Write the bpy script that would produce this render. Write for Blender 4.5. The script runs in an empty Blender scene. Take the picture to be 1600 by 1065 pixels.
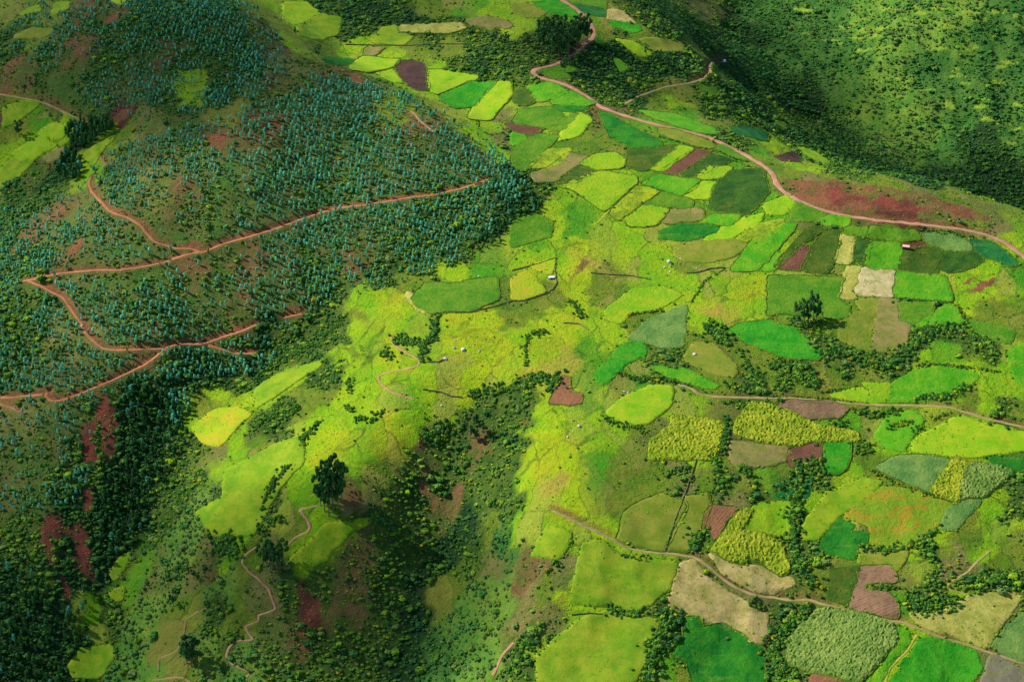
import bpy, math, random
import numpy as np
from mathutils import Vector, Matrix
from mathutils.geometry import delaunay_2d_cdt
R = math.radians
sc = bpy.context.scene
COL = sc.collection
rng = np.random.default_rng(7)
random.seed(7)

# ------------------------------------------------------------------ camera, sky, sun, exposure
FPX = 800 / math.tan(R(15)); PITCH = R(28); CAM = np.array([0.0, -1316.0, 700.0])
cam = bpy.data.objects.new('camera', bpy.data.cameras.new('camera'))
COL.objects.link(cam); sc.camera = cam
cam.location = CAM; cam.rotation_euler = (R(90) - PITCH, 0, 0)
cam.data.sensor_width = 36; cam.data.angle = R(30)
cam.data.clip_start = 5; cam.data.clip_end = 20000

SUN = np.array([-0.70, 0.20, 0.68]); SUN /= np.linalg.norm(SUN)
world = bpy.data.worlds.new("World"); sc.world = world; world.use_nodes = True
wn = world.node_tree; wn.nodes.clear()
sky = wn.nodes.new('ShaderNodeTexSky'); sky.sky_type = 'NISHITA'; sky.sun_disc = False
sky.sun_elevation = math.asin(SUN[2]); sky.sun_rotation = math.atan2(SUN[0], SUN[1]); sky.altitude = 3500
bg = wn.nodes.new('ShaderNodeBackground'); bg.inputs['Strength'].default_value = 0.135
wo = wn.nodes.new('ShaderNodeOutputWorld')
wn.links.new(sky.outputs[0], bg.inputs[0]); wn.links.new(bg.outputs[0], wo.inputs[0])
sl = bpy.data.lights.new('sun', 'SUN'); sl.energy = 5.0; sl.angle = R(0.5); sl.color = (1.0, 0.95, 0.86)
so = bpy.data.objects.new('sun', sl); COL.objects.link(so)
so.rotation_euler = Vector(-SUN).to_track_quat('-Z', 'Y').to_euler()
sc.view_settings.view_transform = 'Standard'; sc.view_settings.look = 'None'
sc.view_settings.exposure = 0.92; sc.view_settings.gamma = 1.0
sc.cycles.max_bounces = 4; sc.cycles.diffuse_bounces = 2; sc.cycles.glossy_bounces = 1
sc.cycles.volume_bounces = 0; sc.cycles.transparent_max_bounces = 6

ALB = 0.62   # picture tone of a sunlit surface -> base colour
# ------------------------------------------------------------------ small helpers
def s2l(c, k=1.0):
    c = np.array(c, float) / 255.0
    return tuple(np.where(c <= 0.04045, c / 12.92, ((c + 0.055) / 1.055) ** 2.4) * k)

def tag(o, label=None, cat=None, group=None, kind=None):
    if label: o['label'] = label
    if cat: o['category'] = cat
    if group: o['group'] = group
    if kind: o['kind'] = kind
    return o

def mesh_obj(name, V, F, mats, parent=None, smooth=False, fmat=None, link=True):
    me = bpy.data.meshes.new(name)
    V = np.asarray(V, dtype=np.float32)
    if isinstance(F, np.ndarray):
        n = F.shape[1]
        me.vertices.add(len(V)); me.vertices.foreach_set('co', V.ravel())
        me.loops.add(F.size); me.loops.foreach_set('vertex_index', F.astype(np.int32).ravel())
        me.polygons.add(len(F)); me.polygons.foreach_set('loop_start', np.arange(0, F.size, n, dtype=np.int32))
        me.polygons.foreach_set('loop_total', np.full(len(F), n, dtype=np.int32))
        me.update(calc_edges=True)
    else:
        me.from_pydata(V.tolist(), [], F); me.update()
    for m in (mats if isinstance(mats, (list, tuple)) else [mats]): me.materials.append(m)
    if fmat is not None: me.polygons.foreach_set('material_index', np.asarray(fmat, dtype=np.int32))
    if smooth: me.polygons.foreach_set('use_smooth', np.ones(len(me.polygons), dtype=bool))
    o = bpy.data.objects.new(name, me)
    if link: COL.objects.link(o)
    if parent: o.parent = parent
    return o

def empty(name, loc, rz=0.0):
    o = bpy.data.objects.new(name, None); COL.objects.link(o)
    o.location = loc; o.rotation_euler = (0, 0, rz); o.empty_display_size = 1
    return o

# lattice gradient-free value noise, vectorised
_T = np.random.default_rng(3).random((256, 256)).astype(np.float32)
def vnoise(x, y):
    xi = np.floor(x).astype(int); yi = np.floor(y).astype(int)
    fx = x - xi; fy = y - yi
    fx = fx * fx * (3 - 2 * fx); fy = fy * fy * (3 - 2 * fy)
    a = _T[xi % 256, yi % 256]; b = _T[(xi + 1) % 256, yi % 256]
    c = _T[xi % 256, (yi + 1) % 256]; d = _T[(xi + 1) % 256, (yi + 1) % 256]
    return (a + (b - a) * fx) * (1 - fy) + (c + (d - c) * fx) * fy
def fbm(x, y, oct=4, s=0.0):
    r = 0; a = 1; t = 0
    for k in range(oct):
        r = r + a * (vnoise(x * 2 ** k + 17.3 * k + s, y * 2 ** k - 9.1 * k + s) - 0.5); t += a; a *= 0.5
    return r / t * 2      # about -1..1

# ------------------------------------------------------------------ picture point -> ray
CP, SP = math.cos(PITCH), math.sin(PITCH)
def ray(u, v):
    u = np.asarray(u, float); v = np.asarray(v, float)
    a = (u - 800) / FPX; b = (532.5 - v) / FPX
    return np.stack([a, CP + b * SP, -SP + b * CP], -1)
def project(P):
    d = np.asarray(P, float) - CAM
    f = d[..., 1] * CP - d[..., 2] * SP
    up = d[..., 1] * SP + d[..., 2] * CP
    return 800 + FPX * d[..., 0] / f, 532.5 - FPX * up / f, f

# ------------------------------------------------------------------ terrain heights
# spot heights of the land: picture position and height in metres
SPOT = """
0 0 100;100 30 112;200 60 108;300 0 122;400 20 112;300 100 96;100 100 90;0 100 78;60 200 45;170 210 55;0 300 8;120 280 30;170 300 36;250 190 72;
0 440 -14;35 440 0;0 380 -2;100 440 2;300 390 16;200 400 14;200 300 46;300 200 70;300 300 46;400 110 92;400 200 72;400 300 44;500 110 90;500 180 72;500 250 52;
500 350 20;500 430 0;480 530 -32;600 300 37;600 380 15;600 200 64;640 150 73;700 180 64;700 240 52;700 300 36;700 360 20;690 418 6;740 200 58;800 300 37;800 345 24;770 250 46;828 288 38;590 465 -6;
100 545 -27;200 540 -24;300 540 -27;400 510 -22;100 625 -50;0 620 -58;200 600 -44;250 600 -48;300 645 -74;100 700 -74;200 700 -84;250 700 -98;0 700 -82;100 800 -105;0 800 -114;100 900 -136;0 900 -142;100 1000 -170;0 1000 -172;
390 590 -56;430 565 -46;240 800 -126;180 900 -160;130 1000 -184;60 1065 -203;0 1065 -198;
520 90 62;450 20 82;420 -20 95;600 0 85;650 60 70;620 110 58;660 140 54;720 170 46;750 0 86;700 100 64;800 50 76;760 190 44;800 180 50;800 230 40;850 290 32;838 320 24;
870 20 84;950 0 86;1000 0 78;900 100 66;830 112 66;960 70 66;1000 110 50;1060 90 50;1100 100 46;1030 40 70;980 150 46;1080 140 40;1110 180 34;1180 210 22;
900 200 50;1000 185 51;1100 212 46;1210 280 41;1330 340 33;1460 352 27;1600 402 15;1240 262 38;1300 275 42;1390 290 46;1450 302 43;1520 330 32;1590 362 22;1400 320 42;1200 235 30;1150 200 30;
1000 300 30;900 300 33;1100 330 26;1100 400 15;900 400 14;1000 450 6;1300 420 12;1450 430 10;1580 430 10;1300 540 -4;1450 540 -4;1580 560 -8;850 480 4;800 400 12;720 420 8;650 470 2;700 520 -2;800 540 -2;900 560 -3;1050 560 -6;1180 540 -3;
560 490 -8;600 520 -8;520 560 -24;560 600 -22;480 600 -34;430 600 -44;650 600 -12;720 600 -10;800 620 -12;900 640 -14;1050 620 -13;1200 620 -15;1400 634 -20;1560 655 -24;
1300 750 -38;1450 750 -38;1580 780 -45;1150 760 -34;1000 720 -26;880 720 -24;850 790 -34;950 830 -44;1050 850 -50;1180 900 -60;1300 900 -64;1450 900 -62;1580 900 -66;1400 980 -75;1300 1040 -86;1150 1010 -80;1120 1060 -92;1000 1000 -78;1000 920 -62;900 950 -70;880 1050 -96;1580 1050 -90;1240 860 -58;1220 1000 -84;
300 670 -66;340 640 -60;400 680 -58;330 760 -80;400 720 -64;290 800 -102;350 820 -90;450 700 -50;520 650 -36;600 690 -32;650 660 -24;450 800 -74;520 790 -62;560 780 -62;500 850 -88;420 870 -98;600 740 -46;
300 900 -134;300 960 -148;300 1040 -166;190 980 -176;200 1060 -190;400 950 -130;400 1030 -150;450 900 -112;500 960 -132;480 1050 -160;
700 640 -26;740 640 -30;700 700 -52;760 690 -40;700 760 -76;660 800 -92;600 800 -70;720 840 -98;690 900 -120;650 960 -140;610 1065 -170;560 870 -98;560 960 -130;550 1050 -160;
820 740 -32;810 800 -52;780 860 -80;830 870 -60;760 950 -108;840 950 -82;780 1040 -122;840 1050 -108;720 1000 -132;
1230 230 4;1280 265 -10;1320 262 -40;1400 275 -70;1480 290 -88;1560 330 -108;1600 335 -110;1250 240 -40;1150 130 -20;1100 60 10;1050 10 40;
1230 130 -60;1300 200 -85;1200 60 -40;1300 100 -50;1300 0 -14;1200 0 -26;1100 0 -10;1400 200 -75;1400 100 -35;1400 0 6;1500 200 -72;1500 270 -90;1500 100 -30;1500 0 18;1600 300 -98;1600 200 -66;1600 100 -26;1600 0 24;1450 240 -86;1560 250 -85
"""
S = np.array([[float(a) for a in p.split()] for p in SPOT.replace('\n', '').split(';') if p.strip()])
low = (S[:, 2] < -30) & (S[:, 0] < 870) & (S[:, 1] > 500)
S[low, 2] = -30 + (S[low, 2] + 30) * 0.72
d = ray(S[:, 0], S[:, 1]); t = (S[:, 2] - CAM[2]) / d[:, 2]
SXY = np.stack([d[:, 0] * t, CAM[1] + d[:, 1] * t], 1); SZ = S[:, 2].copy()
far = []
for k in range(28):
    a = 2 * math.pi * k / 28
    far.append((2600 * math.cos(a), 300 + 2600 * math.sin(a), 60 + 260 * max(0, math.sin(a)) - 160 * max(0, -math.sin(a))))
far += [(-500, -420, -150), (0, -450, -145), (500, -420, -120), (-700, 0, -60), (-800, 500, 110), (0, 1000, 130), (800, 1100, 160), (-500, 900, 150), (700, 0, 0), (750, 400, -110), (900, 750, 60)]
far = np.array(far)
SXY = np.vstack([SXY, far[:, :2]]); SZ = np.concatenate([SZ, far[:, 2]])
def kern(d2): return np.sqrt(d2 + 30.0 ** 2)
D2 = ((SXY[:, None] - SXY[None]) ** 2).sum(-1)
n = len(SXY)
A = np.zeros((n + 3, n + 3)); A[:n, :n] = kern(D2) - np.eye(n) * 9.0
A[:n, n] = 1; A[:n, n + 1:] = SXY / 1000; A[n, :n] = 1; A[n + 1:, :n] = SXY.T / 1000
W = np.linalg.solve(A, np.concatenate([SZ, [0, 0, 0]]))
def base_h(x, y):
    out = np.empty(x.size, np.float32); xf = x.ravel().astype(np.float32); yf = y.ravel().astype(np.float32)
    w = W[:n].astype(np.float32); sx = SXY[:, 0].astype(np.float32); sy = SXY[:, 1].astype(np.float32)
    for i in range(0, xf.size, 20000):
        xx = xf[i:i + 20000, None]; yy = yf[i:i + 20000, None]
        out[i:i + 20000] = np.sqrt((xx - sx) ** 2 + (yy - sy) ** 2 + 900) @ w
    return (out + W[n] + W[n + 1] * xf / 1000 + W[n + 2] * yf / 1000).reshape(x.shape).astype(float)

def axis(lo, hi, step, ext_lo, ext_hi):
    m = list(np.arange(lo, hi + .1, step)); s = step
    while m[-1] < ext_hi: s *= 1.18; m.append(m[-1] + s)
    s = step
    while m[0] > ext_lo: s *= 1.18; m.insert(0, m[0] - s)
    return np.array(m)
AX = axis(-560, 620, 2.0, -3200, 3200); AY = axis(-420, 1080, 2.0, -2200, 5000)
NX, NY = len(AX), len(AY)
# base surface on a coarser lattice, then resampled
CX = axis(-560, 620, 8.0, -3300, 3300); CY = axis(-420, 1080, 8.0, -2300, 5200)
GXc, GYc = np.meshgrid(CX, CY, indexing='ij')
HC = base_h(GXc, GYc)
def bil(H, ax, ay, x, y):
    x = np.clip(x, ax[0] + 1e-6, ax[-1] - 1e-6); y = np.clip(y, ay[0] + 1e-6, ay[-1] - 1e-6)
    i = np.searchsorted(ax, x) - 1; j = np.searchsorted(ay, y) - 1
    fx = (x - ax[i]) / (ax[i + 1] - ax[i]); fy = (y - ay[j]) / (ay[j + 1] - ay[j])
    return (H[i, j] * (1 - fx) + H[i + 1, j] * fx) * (1 - fy) + (H[i, j + 1] * (1 - fx) + H[i + 1, j + 1] * fx) * fy
GX, GY = np.meshgrid(AX, AY, indexing='ij')
H = bil(HC, CX, CY, GX, GY)
# smooth the bilinear facets
for _ in range(6):
    H[1:-1, :] = (H[:-2, :] + 2 * H[1:-1, :] + H[2:, :]) / 4
    H[:, 1:-1] = (H[:, :-2] + 2 * H[:, 1:-1] + H[:, 2:]) / 4
gx, gy = np.gradient(H, AX, AY)
slope = np.sqrt(gx ** 2 + gy ** 2)
rough = np.clip((slope - 0.16) / 0.3, 0, 1)
warp = 12 * fbm(GX / 60, GY / 60, 2, 5)
H += (1.0 + 4.5 * rough) * fbm(GX / 75, GY / 75, 3, 1)
H += rough * 4.2 * (0.5 - np.abs(fbm((GX + warp) / 38, (GY + warp) / 60, 3, 9)))   # runnels on the steep ground
mtn = np.clip((GY - 520) / 120, 0, 1) * np.clip((GX - 170) / 120, 0, 1) * np.clip((0.25 * GX + GY - 560) / 120, 0, 1)
H += mtn * (26 * (0.5 - np.abs(fbm((GX + .35 * GY + 2 * warp) / 105, GY / 330, 3, 33))) - 10) + mtn * 5 * fbm(GX / 26, GY / 40, 3, 35)
H += (0.10 + 0.7 * rough) * fbm(GX / 9, GY / 9, 2, 2)
edge = np.clip((np.maximum(np.abs(GX) - 700, 0) + np.maximum(GY - 1150, 0) + np.maximum(-500 - GY, 0)) / 900, 0, 1)
H += edge * 220 * fbm(GX / 900, GY / 900, 4, 21)
def hz(x, y): return bil(H, AX, AY, np.asarray(x, float), np.asarray(y, float))

def land(uv):
    """picture points -> points on the ground (nan where the ray misses)"""
    uv = np.asarray(uv, float).reshape(-1, 2); d = ray(uv[:, 0], uv[:, 1])
    N = len(uv); t0 = np.full(N, 700.0); hit = np.zeros(N, bool); tp = t0.copy(); res = np.full(N, np.nan)
    t = t0.copy()
    for _ in range(900):
        P = CAM + d * t[:, None]
        g = P[:, 2] - hz(P[:, 0], P[:, 1])
        new = (~hit) & (g < 0)
        if new.any():
            a = tp[new].copy(); b = t[new].copy(); dd = d[new]
            for _k in range(14):
                m = (a + b) / 2; Pm = CAM + dd * m[:, None]
                below = Pm[:, 2] < hz(Pm[:, 0], Pm[:, 1]); b = np.where(below, m, b); a = np.where(below, a, m)
            res[new] = b; hit |= new
        if hit.all(): break
        tp = np.where(hit, tp, t); t = np.where(hit, t, t + 4.0)
    P = CAM + d * res[:, None]
    return P[:, :2]

TILE = dict(A=(0, 0), B=(400, 0), C=(800, 0), D=(1200, 0), E=(0, 355), F=(400, 355), G=(800, 355), H=(1200, 355), I=(0, 710), J=(400, 710), K=(800, 710), L=(1200, 710), Z=None, Q=(800, 0), W=(800, 532))
def parse(tile, s):
    a = np.array([[float(q) for q in p.split(',')] for p in s.split()])
    return a if TILE[tile] is None else a / (2.0 if tile in 'QW' else 3.0) + np.array(TILE[tile])

# ------------------------------------------------------------------ roads and paths: name, width, tint, bank strength, tile+points (picture)
ROADS = [
 ('road', 5.2, 'pink', 1, 'Z', '868,-8 890,8 905,18 918,30 925,43 930,52 928,60 915,68 907,76 900,83 885,93 873,100 850,105 832,110 833,116 850,123 880,131 900,140 920,153 935,165 960,176 1000,188 1050,201 1100,212 1130,225 1165,242 1190,257 1207,270 1212,285 1222,298 1250,315 1285,329 1330,339 1390,346 1450,352 1500,358 1540,366 1570,378 1610,408'),
 ('road', 3.6, 'tan', .5, 'Z', '975,163 1000,150 1040,136 1080,130 1103,122 1112,112 1107,104 1112,99 1125,97 1137,97'),
 ('dirt_road', 2.8, 'red', 1.3, 'Z', '763,281 720,295 677,305 645,308 613,314 560,322 533,324 497,334 470,343 430,358 397,368 343,383 322,394 300,396 290,398 273,405 250,412 217,418 187,422 147,422 117,425 90,428 60,434 36,440'),
 ('dirt_road', 2.7, 'red', 1.1, 'Z', '143,277 138,285 143,300 160,317 173,332 200,340 220,352 230,365 240,378 257,383 275,389 300,388 316,396'),
 ('dirt_road', 2.7, 'red', .8, 'Z', '155,228 155,243 167,259'),
 ('dirt_road', 2.7, 'red', 1.3, 'Z', '40,438 63,446 80,457 97,463 107,478 117,492 128,505 133,520 147,534 160,545 183,547 217,546 257,545 280,537 317,538 347,527 380,517 400,507'),
 ('dirt_road', 1.8, 'red', .6, 'Z', '444,497 458,493 472,491'),
 ('dirt_road', 2.7, 'red', 1.3, 'Z', '262,545 250,552 230,568 200,583 167,598 133,612 100,625 80,628 70,618 74,612'),
 ('dirt_road', 3.0, 'red', 1.2, 'Z', '66,616 30,620 3,621 -10,621'),
 ('dirt_road', 3.0, 'red', .8, 'Z', '325,539 350,547 370,553 400,552'),
 ('dirt_road', 2.6, 'red', .6, 'Z', '-6,630 20,637 33,643'),
 ('road', 2.8, 'tan', .6, 'Z', '-8,146 33,153 67,160 90,170 110,180 137,192'),
 ('track', 2.8, 'tan', .6, 'Z', '1060,600 1083,607 1090,615 1117,620 1167,621 1200,622 1233,622 1300,627 1350,632 1400,633 1450,634 1490,637 1513,645 1533,652 1567,660 1610,670'),
 ('track', 2.8, 'tan', .9, 'Z', '863,797 887,808 913,822 940,833 967,848 980,857 1007,862 1047,865 1087,870 1107,883 1127,903 1150,918 1173,928 1200,933 1233,937 1267,937 1300,948 1340,957 1380,968 1413,972 1440,983 1477,997 1517,1008 1550,1020 1610,1040'),
 ('footpath', 2.2, 'pink', 0, 'Z', '635,172 648,177 655,188 668,198 678,207'),
 ('footpath', 1.7, 'pink', 0, 'Z', '403,850 395,858 381,868 378,880 390,895 402,903 420,920 425,935 432,953 415,957 403,960 405,970 397,973 383,977 387,987 396,1000 367,1000 358,1010 353,1027 363,1038 392,1049 383,1061'),
 ('footpath', 1.4, 'pink', 0, 'Z', '240,1063 267,1058 287,1057 297,1066'),
 ('footpath', 1.2, 'tan', 0, 'Z', '247,1048 248,1030 277,1015 287,993 290,970 300,960 323,948'),
 ('footpath', 1.8, 'pink', 0, 'Z', '497,788 467,797 480,810 485,823 480,833 463,837 450,852'),
 ('footpath', 1.6, 'pink', 0, 'Z', '612,525 613,537 630,548 657,563 653,572 627,578 600,583 590,590 593,598 613,613 633,618 647,625'),
 ('footpath', 1.8, 'tan', 0, 'Z', '1547,860 1527,877 1513,893 1480,913 1483,920 1513,928'),
 ('footpath', 1.6, 'straw', 0, 'Z', '1433,990 1417,1017 1390,1043 1383,1068'),
 ('footpath', 1.5, 'straw', 0, 'Z', '1003,277 980,300 957,323 933,350'),
 ('footpath', 2.2, 'pink', 0, 'Z', '803,1000 783,1027 770,1057'),
 ('footpath', 1.6, 'straw', 0, 'Z', '1190,1008 1188,1000 1158,990 1130,975'),
]
RD = []
for r_ in ROADS:
    p = parse(r_[4], r_[5]); q = [p[0]]
    for a, b in zip(p[:-1], p[1:]):
        m = max(1, int(np.hypot(*(b - a)) / 3)); q += [a + (b - a) * k / m for k in range(1, m + 1)]
    w = land(q); w = w[~np.isnan(w[:, 0])]
    # split where the line jumps over a hidden gap, then smooth and respace
    seg = [[w[0]]]
    for a in w[1:]:
        if np.hypot(*(a - seg[-1][-1])) > 26: seg.append([])
        seg[-1].append(a)
    for s_ in seg:
        if len(s_) < 3: continue
        s_ = np.array(s_)
        for _ in range(1 if r_[0] == 'footpath' else 3): s_[1:-1] = (s_[:-2] + 2 * s_[1:-1] + s_[2:]) / 4
        L = np.concatenate([[0], np.cumsum(np.hypot(*np.diff(s_, axis=0).T))]); m = max(2, int(L[-1] / 1.5))
        tt = np.linspace(0, L[-1], m); c = np.stack([np.interp(tt, L, s_[:, 0]), np.interp(tt, L, s_[:, 1])], 1)
        RD.append((r_[0], r_[1], r_[2], r_[3], c))
# carve level benches into the slopes
H0 = H.copy(); RDIST = np.full(H.shape, 99.0); RW = np.zeros(H.shape); RZ = np.zeros(H.shape); RB = np.zeros(H.shape)
for nm, w, tint, bank, c in RD:
    z = bil(H0, AX, AY, c[:, 0], c[:, 1])
    if len(z) > 12: z = np.convolve(np.pad(z, 5, mode='edge'), np.ones(11) / 11, 'valid')
    rad = w / 2 + 8
    for (x, y), zz in zip(c, z):
        i0, i1 = np.searchsorted(AX, [x - rad, x + rad]); j0, j1 = np.searchsorted(AY, [y - rad, y + rad])
        dd = np.hypot(GX[i0:i1, j0:j1] - x, GY[i0:i1, j0:j1] - y) - w / 2
        s = (slice(i0, i1), slice(j0, j1)); m = dd < RDIST[s]
        RDIST[s] = np.where(m, dd, RDIST[s]); RZ[s] = np.where(m, zz, RZ[s]); RB[s] = np.where(m, bank, RB[s]); RW[s] = np.where(m, w, RW[s])
k = np.clip((RDIST - 0.8) / np.where(RB > 0.1, 2.6, 1.5), 0, 1); k = k * k * (3 - 2 * k)
m = RDIST < 9
H = np.where(m, RZ * (1 - k) + H0 * k, H0)
CUT = np.where(m, H0 - RZ, 0)     # how much higher the natural ground stands than the road beside it
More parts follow.
